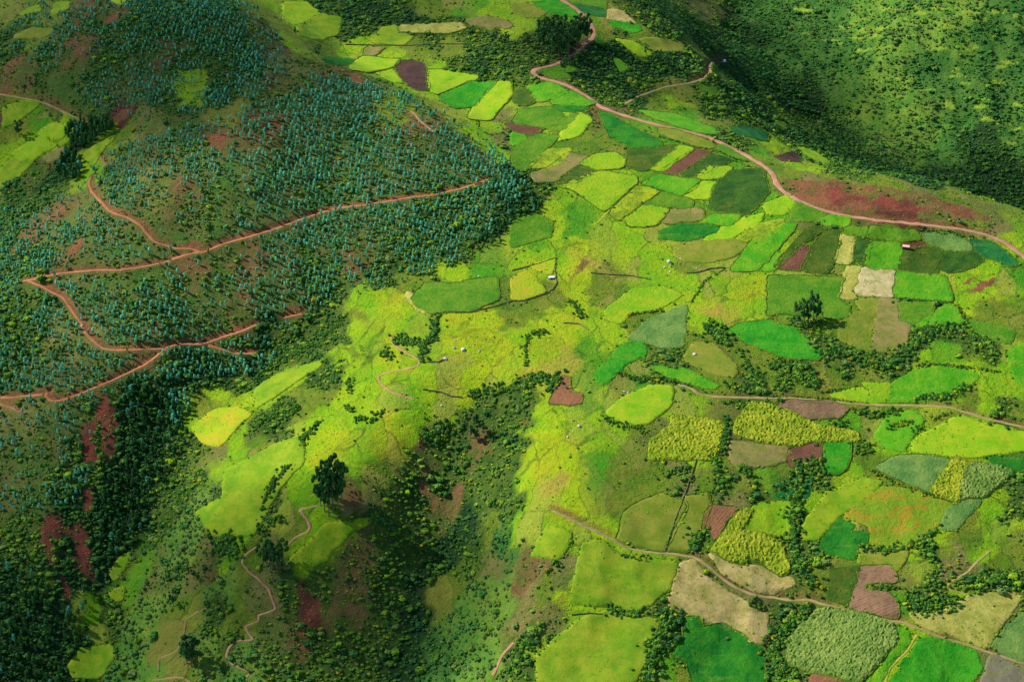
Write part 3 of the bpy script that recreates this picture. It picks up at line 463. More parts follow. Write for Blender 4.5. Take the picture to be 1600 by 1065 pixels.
# ------------------------------------------------------------------ fields: kind|growth|colour|margin|tile|outline|label
FC = dict(turf=((106, 148, 16), (146, 160, 32)), lime=((128, 180, 12), (164, 186, 26)), dlime=((108, 152, 14), (148, 168, 26)), gold=((152, 182, 16), (186, 172, 36)), bright=((74, 162, 12), (116, 174, 24)), vivid=((34, 146, 16), (76, 164, 26)),
 deep=((18, 116, 26), (58, 140, 26)), teal=((14, 108, 54), (50, 128, 46)), mid=((74, 136, 16), (110, 150, 28)), olive=((112, 134, 26), (142, 142, 48)), dolive=((56, 98, 16), (92, 110, 28)), dark=((36, 84, 18), (66, 104, 26)),
 sage=((94, 138, 62), (128, 158, 72)), maize=((142, 164, 26), (186, 190, 44)), gmaize=((116, 148, 58), (150, 172, 78)), brown=((130, 84, 62), (108, 72, 52)), red=((158, 104, 72), (136, 96, 62)), umber=((96, 66, 56), (76, 54, 50)), taupe=((156, 136, 80), (118, 124, 52)),
 pink=((158, 120, 90), (132, 102, 72)), straw=((196, 184, 92), (168, 164, 66)), beige=((218, 198, 146), (196, 176, 120)), tanf=((204, 176, 112), (164, 150, 80)), mott=((132, 162, 28), (176, 146, 36)), yell=((176, 190, 26), (120, 146, 26)), lav=((140, 128, 112), (120, 116, 90)))
FIELDS = """
crop_plot|leafy|vivid|0|C|100,15 170,0 215,5 290,50 315,80 240,72 170,60|bright green crop field left of the upper road, just above the dark grove
pasture|grass|olive|0|C|0,20 100,25 165,62 130,85 60,80 0,60|pale olive pasture at the top, touching the bright green field above the grove
crop_plot|leafy|teal|0|C|290,20 440,50 440,80 350,62|dark green strip of crop right of the upper road near the top edge
crop_plot|leafy|mid|0|C|255,0 440,0 443,40 300,16|green field at the top edge between the upper road and a brownish plot
fallow_plot|stubble|tanf|0|C|450,45 520,55 585,112 555,110 450,90|pale tan fallow strip near the top, right of the upper road
crop_plot|leafy|vivid|0|C|455,95 600,120 610,140 580,155 470,125|small bright green field below the pale tan fallow strip
pasture|grass|olive|0|C|600,185 700,180 800,205 810,240 700,245 640,225|muted olive pasture on the spur above the dark bushes
pasture|grass|lime|0|C|490,185 560,195 640,240 660,260 600,265|narrow lime strip sloping beside the muted olive pasture
crop_plot|leafy|bright|0|C|480,270 540,310 545,325 510,340|tiny bright green plot alone among dark bushes
crop_plot|leafy|bright|1|C|70,405 180,390 270,430 180,470 120,480 90,440|deep green field right under the hairpin bend of the road
crop_plot|leafy|bright|1|C|175,475 270,425 390,490 330,500 190,490|bright green wedge touching the road below its hairpin bend
crop_plot|leafy|dolive|0|C|10,430 70,415 115,480 60,500 5,480|dark olive plot left of the field under the hairpin bend
crop_plot|leafy|deep|1|C|195,500 300,493 355,510 300,525 210,518|thin dark green plot below the bright wedge by the road
crop_plot|leafy|mid|1|C|30,520 180,502 240,545 170,603 10,580|mottled green field above the brown ploughed strip
crop_plot|leafy|mid|0|C|170,605 250,550 300,535 290,570 230,615|small darker green plot beside the eroded gully head
pasture|grass|lime|0|C|232,620 320,525 375,560 310,640 212,660|yellow green pasture left of the bare gully head under the road
ploughed_plot|plough|brown|1|Z|788,195 800,193 847,204 837,211 812,209|short brown ploughed strip in the upper left of the patchwork
crop_plot|leafy|bright|0|C|0,617 70,645 30,680 0,685|green plot between the brown ploughed strip and a pale scrape
crop_plot|leafy|mid|1|C|130,628 215,642 60,800 0,780 0,700 80,645|large slanting green field at the left edge of the patchwork
crop_plot|leafy|yell|0|C|172,702 272,697 240,760 170,790 82,785 100,760|green plot with yellow blooms between the slanting green field and grey fallow
fallow_plot|stubble|taupe|1|C|262,717 370,735 200,850 105,855 92,815 180,790|greyish fallow field shaped like a tongue
crop_plot|leafy|dolive|1|C|310,780 398,802 310,850 230,873 214,855|dark green plot with brown patches below the greyish fallow tongue
crop_plot|leafy|lime|1|C|325,770 380,727 490,717 528,750 520,785 402,797|rounded lime field right of the greyish fallow tongue
crop_plot|leafy|deep|1|C|412,530 440,525 540,590 690,662 700,690 560,693 462,640|dark green pear shaped field under the main road
pasture|grass|olive|1|C|690,602 780,612 948,670 938,698 820,675 692,625|olive grass strip along the lower side of the main road
crop_plot|leafy|dolive|1|C|552,702 690,694 776,682 650,788 602,803 542,780|dark textured green field left of the bright slanting strip
crop_plot|leafy|lime|1|C|655,795 782,684 856,697 702,805|bright slanting strip left of the dark brown ploughed strip
ploughed_plot|plough|brown|1|C|698,808 862,699 932,717 788,816|dark brown ploughed strip slanting near the main road
crop_plot|leafy|dark|1|C|794,820 935,724 1030,750 876,828|dark green strip right of the dark brown ploughed strip
crop_plot|leafy|lime|1|C|864,835 920,782 1033,787 980,833 900,840|lime lens shaped field right of the dark green strip
crop_plot|leafy|bright|1|C|613,860 680,822 876,847 846,887 790,912 702,888|broad bright green field in the middle of the patchwork
pasture|grass|lime|1|C|804,920 892,853 953,850 928,932 835,933|yellow green plot right of the broad bright green field
crop_plot|leafy|lime|1|C|222,872 398,806 575,824 588,850 430,988 305,900|very large lime field above the foot of the slanting tan path
crop_plot|leafy|yell|1|C|594,872 688,900 560,988 502,1035 455,1000|mottled field with yellow streaks right of the slanting tan path
crop_plot|leafy|mid|1|C|624,963 702,902 846,940 846,972 700,968|flat green field with a few dark bushes in it
crop_plot|leafy|lime|1|C|524,1030 622,964 732,982 668,1058 562,1063|smooth lime field below the mottled yellow streaked field
fallow_plot|stubble|taupe|1|C|738,987 888,978 898,1028 722,1048 702,1040|brownish fallow plot in the centre of the patchwork
crop_plot|leafy|dark|1|C|1014,803 1170,792 1198,900 1110,1003 924,980 954,870|large dark leafy field with yellow bloom patches by the road bend
crop_plot|leafy|bright|1|C|890,1040 942,1008 1076,1012 1020,1058|bright green plot below the dark leafy field with yellow blooms
crop_plot|leafy|bright|1|C|595,517 770,537 948,602 957,633 860,620 645,545|long bright green field along the upper side of the main road
crop_plot|leafy|teal|1|C|1018,597 1160,602 1200,627 1190,663 1042,625|bluish green field on the far side of the main road
crop_plot|leafy|mid|0|C|872,395 960,412 960,450 882,430|dim green plot below the side road in the upper right
crop_plot|leafy|mid|0|C|940,690 982,677 1110,750 1080,755|small green wedge squeezed against the main road
ploughed_plot|plough|umber|1|B|653,310 682,286 778,292 802,350 806,425 740,420 692,375|large dark purplish ploughed field in the upper centre
pasture|grass|lime|1|B|808,327 920,337 1046,361 1008,383 850,443 812,425|lime pasture right of the dark purplish ploughed field
crop_plot|leafy|vivid|1|B|862,452 1012,384 1120,387 1020,498 930,510 882,480|saturated green field split by a straight line from a lime one
pasture|grass|lime|1|B|1024,500 1127,386 1198,384 1196,450 1090,568 992,558|lime field joined to the saturated green one on its right
pasture|grass|lime|1|B|434,310 502,265 676,283 640,318 522,340 444,330|flat lime pasture left of the dark purplish ploughed field
pasture|grass|lime|0|B|564,337 640,322 688,390 645,388|lime corner plot right below a dark curved wall
fallow_plot|stubble|straw|1|B|672,122 958,107 985,132 900,156 674,148|long pale tan terrace in the upper centre
pasture|grass|dlime|0|B|592,132 668,118 664,152 740,167 700,208 554,200|green terrace left of the long pale tan one
fallow_plot|stubble|taupe|1|B|503,255 522,224 600,227 552,263|small brownish plot above the flat lime pasture
fallow_plot|stubble|taupe|0|B|984,92 1080,77 1198,110 1190,135 1012,120|wide dull tan terrace near the top centre
crop_plot|leafy|deep|0|B|314,272 458,277 458,298 370,308 314,287|low dark green plot at the rim of the tree covered hill
pasture|grass|dlime|0|B|192,132 300,62 398,84 388,158 300,188 212,170|round grassy knoll with bare brown marks near the top
pasture|grass|lime|0|B|132,12 240,12 298,60 202,118 132,90|lime slope at the top left of the grassy knoll
pasture|grass|dlime|0|D|36,567 88,582 80,608 46,600|little lime plot at the far side of the road crest
pasture|grass|lime|0|D|138,692 190,692 288,755 270,775 152,720|lime spur running down into the far ravine
ploughed_plot|plough|umber|0|D|32,737 120,712 153,740 148,760 62,755|dark plot beyond the road at the edge of the far ravine
crop_plot|leafy|mid|1|F|738,322 802,264 930,267 1078,238 1131,238 1127,343 1000,392 822,402 748,360|dark green crop field with pale rim in the centre left
fallow_plot|stubble|straw|0|F|697,320 720,297 732,342 815,397 828,409 762,390|curved straw coloured rim left of the dark green crop field
crop_plot|leafy|gold|0|G|0,242 68,204 155,298 60,336 0,335|yellowish crop field inside the curved wall
pasture|grass|gold|0|G|84,182 202,150 188,220 132,202|gold coloured corner just above the white roofed hut
crop_plot|leafy|lime|0|G|434,400 562,293 720,284 795,320 700,378 600,398 542,408 520,446 434,435|bright green irregular field in the very centre
crop_plot|leafy|sage|0|G|545,520 642,434 818,364 800,556 720,568 642,540|mottled dark green field with yellow bushes in the centre
crop_plot|leafy|vivid|0|G|384,700 532,543 618,532 626,600 530,638 480,698 422,736|deep green slanting field in the lower centre
ploughed_plot|plough|red|1|G|228,702 258,704 268,742 272,774 318,780 327,792 318,824 250,826 183,822 200,775 215,735|small rust red ploughed plot with a narrow upper arm
crop_plot|leafy|bright|1|Z|1142,423 1177,375 1222,350 1243,351 1210,393 1182,422|bright green parallelogram at the left end of the strip fields
crop_plot|leafy|vivid|1|Z|1136,517 1155,508 1200,501 1240,514 1272,540 1284,552 1278,561 1230,557 1182,542|smooth bright green oval field below the group of tall trees
pasture|grass|olive|0|G|855,540 950,548 1040,640 1056,680 1036,706 935,680 805,620|olive pasture below bushes with a bare pale edge
crop_plot|leafy|bright|0|G|644,653 800,663 965,740 958,758 870,738 740,698|green terrace just above the start of the middle track
pasture|grass|lime|0|G|445,862 522,803 650,742 755,743 746,828 640,918 580,926 455,880|pale lime rounded pasture left of the middle track's start
maize_plot|maize|maize|0|G|654,1000 742,944 762,884 996,922 942,1085 646,1085|yellowish maize field with a thin path along its left side
maize_plot|maize|maize|1|Z|1147,665 1173,630 1200,631 1247,650 1267,663 1338,677 1343,689 1263,689 1250,697 1200,691 1150,679|long wavy maize field under the middle track
crop_plot|leafy|dolive|1|Z|1209,417 1250,372 1265,358 1286,357 1250,382 1224,410|long dark green strip right of the bright green parallelogram
ploughed_plot|plough|brown|1|H|147,87 203,97 153,203 48,193 72,165|narrow brown ploughed plot in the strip fields
crop_plot|leafy|dolive|1|H|209,97 272,17 338,22 308,150 278,213 163,203|dark green field right of the narrow brown plot
fallow_plot|stubble|straw|1|H|347,34 408,42 383,173 307,163|narrow straw coloured plot among dark green fields
crop_plot|leafy|dark|1|H|412,52 478,57 455,178 390,173|narrow dark green plot left of the rounded bright green square
crop_plot|leafy|bright|1|H|482,77 600,74 622,100 612,168 588,198 500,193 460,178 464,112|rounded bright green square below the strip fields' top edge
crop_plot|leafy|mid|1|H|362,3 468,3 463,43 358,28|small green plot above the narrow dark green plot
crop_plot|leafy|mid|1|H|477,3 698,22 712,58 582,63 473,45|wide green field just behind the pink roofed house
crop_plot|leafy|dolive|1|H|642,112 778,102 826,130 778,180 796,213 613,200 628,130|dark green crop field in front of the pink roofed house
crop_plot|leafy|sage|1|H|724,32 850,32 928,62 956,108 840,108 742,70|greyish green crop field near the main road on the right
crop_plot|leafy|dark|1|H|842,117 968,117 1006,150 958,188 860,213 792,190|very dark crop field on the right below the greyish green one
crop_plot|leafy|teal|1|H|944,57 1050,72 1176,170 1140,187 1080,158 1002,130|bluish green strip between dark crops and the main road on the right
fallow_plot|stubble|straw|0|H|377,182 437,182 400,300 411,338 332,333 323,320|mottled yellow straw plot left of the pale beige square
fallow_plot|stubble|beige|0|H|447,192 598,209 578,326 408,316|pale beige square field, the palest of all
crop_plot|leafy|bright|1|H|605,210 830,232 862,348 592,328|flat green field right of the pale beige square
fallow_plot|stubble|taupe|0|H|522,337 616,341 618,440 666,460 648,530 590,588 484,578 504,450|tan fallow field below the pale beige square
pasture|grass|olive|0|H|414,342 518,337 512,393 442,388|small olive plot between the straw plot and the tan fallow field
crop_plot|leafy|olive|0|H|334,460 422,392 510,400 488,480 478,578 420,568 332,520|dull olive field left of the tan fallow field
crop_plot|leafy|mid|1|H|622,352 780,357 760,418 690,453 622,440|leafy dark green plot right of the tan fallow field
crop_plot|leafy|bright|0|H|832,367 870,362 916,440 850,463 692,463 762,417|bright green corner plot above the curved thicket
crop_plot|leafy|mid|1|H|4,232 348,237 320,330 376,370 380,418 300,428 60,398 4,418|broad smooth green field behind the group of tall trees
crop_plot|leafy|mid|0|H|934,432 1156,480 1136,547 992,508 944,470|textured green field at the right edge above the thicket
crop_plot|leafy|bright|0|H|564,818 592,732 692,672 848,657 980,690 956,738 860,788 692,818|large fresh green field above the middle track
crop_plot|leafy|lime|0|H|444,732 578,737 548,822 478,823 482,760|small lime plot just left of the large fresh green field
pasture|grass|lime|0|H|294,787 440,752 472,770 468,823 334,800|yellowish wedge plot on the upper verge of the middle track
ploughed_plot|plough|pink|1|H|48,835 82,817 300,817 372,850 338,888 182,898 102,865|pinkish ploughed plot directly below the middle track
ploughed_plot|plough|brown|1|Z|1234,705 1284,691 1285,732 1230,725|dark brown plot left of the small emerald field
crop_plot|leafy|vivid|1|Z|1288,691 1328,691 1324,712 1320,731 1308,740 1287,735|small emerald field beside a dark brown plot
pasture|grass|lime|0|Z|1424,690 1500,650 1540,663 1610,677 1610,700 1545,711 1470,711 1428,703|big pale lime pasture below the bend of the middle track
pasture|grass|bright|0|H|574,880 678,862 736,900 658,998 638,1046 544,1028 504,980|bright green meadow below the middle track between bushes
crop_plot|leafy|sage|1|L|500,62 600,14 720,4 856,32 758,173 642,128|smooth sage green field in the lower right group
maize_plot|maize|maize|1|L|768,175 867,30 936,42 900,130 896,216 822,198|yellow maize strip between two sage green fields
maize_plot|maize|gmaize|0|L|946,44 1050,52 1148,82 1078,140 1020,198 904,208 908,130|sage coloured maize field right of the yellow maize strip
crop_plot|leafy|sage|0|L|834,270 882,233 998,212 958,250 908,308 880,348 812,348|greyish green plot below the sage coloured maize field
crop_plot|leafy|mott|0|L|354,278 540,153 680,173 856,232 798,318 720,398 560,436 482,415 484,330|mottled field with orange and yellow patches
crop_plot|leafy|deep|0|L|236,438 332,307 408,327 374,368 466,362 456,418 420,428 406,486 292,462|deep green plot with a tan notch under the orange mottled field
pasture|grass|dlime|0|L|164,330 282,183 430,113 535,123 468,200 328,288 230,398 166,398|olive lime slope left of the orange mottled field
crop_plot|leafy|teal|0|L|44,200 132,112 198,112 188,188 120,218 52,213|dark bluish green plot surrounded by bushes
crop_plot|leafy|lime|1|Z|1158,828 1178,791 1200,786 1248,784 1231,836 1200,835|lime field above the tall yellow maize
maize_plot|maize|maize|1|Z|1113,860 1137,827 1160,797 1177,797 1158,831 1200,838 1221,853 1235,892 1222,899 1195,880 1168,869 1160,881|tall yellow maize field of bent shape by the lower track
ploughed_plot|plough|pink|1|L|437,532 568,527 598,580 588,593 452,598 448,637 560,652 598,690 603,763 383,713 413,600|purplish ploughed field in the shape of a letter C
crop_plot|leafy|dolive|0|L|302,542 428,527 403,600 372,703 284,670|olive green crop plot left of the C shaped ploughed field
pasture|grass|olive|0|L|436,442 560,472 655,443 646,480 600,543 572,513 432,513|dull olive triangle above the C shaped ploughed field
maize_plot|maize|gmaize|1|L|243,722 430,747 577,792 602,880 556,918 438,1057 222,1018 98,970 103,870 162,800|biggest sage green maize field below the lower track
crop_plot|leafy|bright|0|L|604,802 656,822 664,880 560,985 520,1075 474,1075 592,920|curved bright green strip right of the biggest maize field
crop_plot|leafy|vivid|0|L|570,1075 724,862 850,882 978,932 996,990 950,1075|vivid green field at the lower right below the track
fallow_plot|stubble|straw|0|L|664,747 780,752 900,692 1000,652 1150,652 1186,662 1038,886 1000,896 850,838 722,798|pale straw field with brown blotches above the lower track
crop_plot|leafy|sage|0|L|1056,900 1190,742 1210,742 1210,970 1150,948|sage strip at the right edge beyond the pale straw field
ploughed_plot|plough|red|0|L|207,1032 400,1075 205,1075|sliver of ploughed earth at the bottom edge under the biggest maize field
fallow_plot|stubble|lav|0|L|1044,942 1210,1004 1210,1075 1004,1075|greyish fallow ground in the lower right corner
ploughed_plot|plough|red|1|K|932,242 1052,252 998,310 946,395 932,350 888,350|small rust coloured ploughed wedge above the lower track
crop_plot|leafy|deep|1|K|823,762 880,778 888,817 940,808 1000,803 1060,853 1120,893 1186,922 1172,970 1186,1075 860,1075 833,1010 837,970 748,943 802,880|emerald green field of jagged outline at the bottom edge
fallow_plot|stubble|tanf|0|K|752,640 792,512 848,502 900,562 1000,642 1100,702 1196,752 1186,886 1100,876 1022,808 820,752 732,700|large dry tan field between the lower track and the emerald field
pasture|grass|olive|1|K|494,388 542,262 700,184 826,232 713,448 522,408|olive pasture left of the long straight wall
pasture|grass|olive|1|K|724,448 838,235 800,215 915,184 928,240 880,358 828,446|olive pasture right of the long straight wall
pasture|grass|turf|0|K|114,960 182,882 342,762 450,747 696,780 648,900 598,1020 575,1075 128,1075|wide olive lime pasture at the bottom edge left of the dark thicket
pasture|grass|turf|0|K|284,640 332,422 420,404 520,482 700,504 776,512 738,618 600,736 284,688|olive lime pasture under the banked part of the lower track
pasture|grass|dlime|0|K|94,470 172,332 276,372 238,478|yellow green pasture at the left end of the lower track
fallow_plot|stubble|tanf|0|Z|1110,866 1145,884 1180,884 1200,892 1222,902 1240,905 1242,912 1205,926 1172,918 1132,895|dull tan verge field between the yellow maize and the lower track
pasture|grass|dlime|0|Z|307,800 350,775 352,735 400,710 440,690 470,682 474,720 440,758 415,798 395,836 332,833|large lime pasture in the lower left with a straight cut lower edge
pasture|grass|gold|0|Z|299,668 335,641 372,636 392,646 370,668 345,696 318,690|rounded golden pasture on the lip above the dark ravine
pasture|grass|dlime|0|F|0,752 100,692 308,627 308,643 92,788 0,848|long narrow lime strip between bands of dark bushes
pasture|grass|dlime|0|I|324,998 382,912 520,902 538,940 478,1036 342,1040|lime clearing at the foot of the dark ravine
pasture|grass|dlime|0|I|522,558 562,482 608,464 596,510 545,588|small lime clearing low in the ravine, the upper of two
pasture|grass|dlime|0|I|514,640 578,622 572,678 532,688|smallest lime clearing low in the ravine, the lower of two
pasture|grass|dlime|0|J|154,510 332,332 540,302 452,358 332,478 194,538|lime shelf of grass right below the big dark group of trees
pasture|grass|lime|0|A|184,620 250,578 328,592 298,648 202,640|lime plot just left of the dark wood on the far left
pasture|grass|lime|0|A|58,720 190,642 266,682 150,748 82,748|lime field on the far left below a single dark tree
pasture|grass|dlime|0|A|0,802 52,752 168,752 100,818 0,888|lowest lime field at the far left edge
pasture|grass|dlime|0|A|22,502 150,473 186,492 92,558 14,600|lime strip under the short road at the far left edge
ploughed_plot|plough|brown|0|A|0,542 78,532 88,555 0,588|brownish plot enclosed by lime grass at the far left edge
fallow_plot|stubble|taupe|0|A|204,740 288,692 318,710 250,758|dull brown plot next to bushes on the far left
pasture|grass|dlime|0|A|383,728 452,682 538,648 480,698 438,780|lime tongue of grass around the end of the upper forest road
pasture|grass|dlime|0|A|92,60 178,22 198,50 100,73|dim lime clearing in the top left corner, left of a twin
pasture|grass|dlime|0|A|242,70 262,12 328,7 328,38 250,73|dim lime clearing near the top left corner, right of a twin
pasture|grass|olive|0|A|62,170 160,132 258,142 220,173 92,178|dull green clearing on the shaded slope, below the twin clearings
pasture|grass|lime|0|A|522,0 600,0 572,23|tiny lime patch at the top edge of the shaded slope
pasture|grass|dlime|0|A|872,410 958,392 968,420 892,438|small dim lime patch alone in dark scrub on the hill
crop_plot|leafy|lime|0|Q|785,640 860,612 885,640 850,668 800,668|small lime plot just inside the big bend of the main road
crop_plot|leafy|mid|0|Q|862,652 902,635 977,672 960,692 880,688|textured green plot along the inner side of the main road after its big bend
crop_plot|leafy|bright|0|Q|965,682 1055,678 1050,707 970,697|small bright strip against the main road above the strip fields
crop_plot|leafy|deep|0|Q|465,722 520,702 640,706 640,726 560,750 460,747|dark green sliver at the lower rim of the upper patchwork
pasture|grass|lime|0|Q|605,747 690,692 790,667 780,692 690,742 620,757|lime slanting strip between the upper patchwork and the strip fields
crop_plot|leafy|yell|0|Q|703,747 760,707 848,687 838,722 770,757|yellowish green plot with a hedge above the bright green parallelogram
pasture|grass|olive|0|Q|507,790 560,757 700,747 740,770 690,800 610,820 520,812|olive brown pasture left of the bright green parallelogram
crop_plot|leafy|mid|0|Q|0,702 60,667 130,690 120,740 40,762 0,772|mid green plot beside the dark trees at the foot of the plantation
crop_plot|leafy|deep|0|W|1490,372 1598,362 1610,405 1540,402|deep green plot at the right edge below the pale lime pasture
fallow_plot|stubble|taupe|0|W|690,317 850,332 870,345 850,378 720,402 680,372|rough brownish fallow plot under the long wavy maize
pasture|grass|bright|0|Z|1190,398 1215,396 1232,412 1200,424 1178,424|green foot of the strip fields under the dark green strip
crop_plot|leafy|bright|0|Z|1575,548 1612,535 1612,606 1590,600|bright green field cut by the right edge of the picture
"""
def resample(P, step):
    out = []
    for a, b in zip(P, np.roll(P, -1, axis=0)):
        m = max(1, int(round(np.hypot(*(b - a)) / step))); out += [a + (b - a) * k / m for k in range(m)]
    return np.array(out)
def field_mat(growth, ck, ang):
    n_ = NT(growth + '_' + 'cover'); a, b = (s2l(c, ALB) for c in FC[ck])
    p = n_.pos(); pr = n_.pos(ang, (1, 1, 1))
    if ck == 'mott': f = n_.noise(p, .10, 5, .72, .50, .58)
    else: f = n_.noise(p, .07, 6, .75, .42, .58)
    c = n_.mix(f, a, b)
    wv = n_.new('ShaderNodeTexWave', wave_type='BANDS', bands_direction='X', wave_profile='SIN')
    wv.inputs['Distortion'].default_value = 2.2; wv.inputs['Detail'].default_value = 2; wv.inputs['Detail Scale'].default_value = 1.3
    wv.inputs['Scale'].default_value = {'grass': .09, 'leafy': .16, 'maize': .17, 'plough': .15, 'stubble': .10}[growth]
    n_.link(pr, wv.inputs['Vector'])
    amt = {'grass': .0, 'leafy': .07, 'maize': .16, 'plough': .14, 'stubble': .07}[growth]
    c = n_.mix(n_.math('MULTIPLY', wv.outputs['Fac'], amt), c, n_.mix(1.0, c, (.45, .5, .4), 'MULTIPLY'))
    spk = n_.noise(p, {'grass': .5, 'leafy': .8, 'maize': .9, 'plough': .7, 'stubble': .6}[growth], 4, .75, .3, .72)
    c = n_.mix(n_.math('MULTIPLY', spk, {'grass': .42, 'leafy': .55, 'maize': .5, 'plough': .42, 'stubble': .45}[growth]), c, n_.mix(1.0, c, (.5, .58, .5), 'MULTIPLY'))
    lo = n_.noise(p, .02, 3, .6, .42, .62)
    c = n_.mix(n_.math('MULTIPLY', lo, .4), c, n_.mix(1.0, c, (.72, .92, .8), 'MULTIPLY'))
    c = n_.mix(n_.math('MULTIPLY', n_.noise(p, .28, 5, .8, .57, .66), .40), c, n_.mix(1.0, c, (.5, .62, .5), 'MULTIPLY'))
    c = n_.mix(n_.math('MULTIPLY', n_.noise(p, .09, 5, .7, .56, .68), .35), c, n_.mix(1.0, c, (1.35, 1.12, .9), 'MULTIPLY'))
    if growth in ('leafy', 'maize', 'grass'):
        c = n_.mix(n_.math('MULTIPLY', n_.noise(p, .045, 5, .78, .54, .62), .5), c, n_.mix(1.0, c, (.55, .78, .7), 'MULTIPLY'))
        c = n_.mix(n_.math('MULTIPLY', n_.noise(n_.pos(ang, (.25, 1.6, 1)), .12, 4, .75, .56, .66), .45), c, n_.mix(.5, c, s2l((150, 150, 48), ALB)))
    if growth == 'stubble': c = n_.mix(n_.math('MULTIPLY', n_.noise(p, .11, 5, .8, .50, .60), .55), c, s2l((118, 130, 40), ALB))
    if growth == 'grass': c = n_.mix(n_.math('MULTIPLY', n_.noise(p, .12, 5, .75, .56, .66), .30), c, s2l((166, 146, 50), ALB))
    n_.color(c); n_.bump(n_.math('ADD', n_.math('MULTIPLY', wv.outputs['Fac'], {'plough': .25, 'maize': .2}.get(growth, 0)), n_.noise(p, 1.1, 4, .7, .2, .8)), {'grass': .3, 'leafy': .6, 'maize': .9, 'plough': .5, 'stubble': .4}[growth], .8)
    return n_.m
margin_mat = None
def mk_margin():
    n_ = NT('rough_grass_bank'); p = n_.pos()
    c = n_.mix(n_.noise(p, .12, 4, .7, .4, .6), s2l((58, 100, 20), ALB), s2l((118, 140, 26), ALB)); c = n_.mix(n_.math('MULTIPLY', n_.noise(p, .8, 3, .7), .4), c, s2l((30, 54, 18), ALB))
    n_.color(c); n_.bump(n_.noise(p, 1.0, 3, .7), .5, .8); return n_.m
margin_mat = mk_margin()
FGRP = {'crop_plot': 'crop fields of the hillside patchwork', 'pasture': 'grass plots and pastures on the hillside', 'maize_plot': 'maize fields', 'fallow_plot': 'dry and fallow plots', 'ploughed_plot': 'ploughed plots of bare soil'}
FCAT = {'crop_plot': 'crop field', 'pasture': 'pasture', 'maize_plot': 'maize field', 'fallow_plot': 'fallow field', 'ploughed_plot': 'ploughed field'}
HT = {'grass': (.05, .06, 2.2), 'leafy': (.2, .17, 1.7), 'maize': (1.15, .75, 1.25), 'plough': (0, .14, 1.9), 'stubble': (.06, .12, 2.0)}
fmask = np.zeros(H.shape, bool); gmask = np.zeros(H.shape, bool); FPOLY = []
FOFF = 0
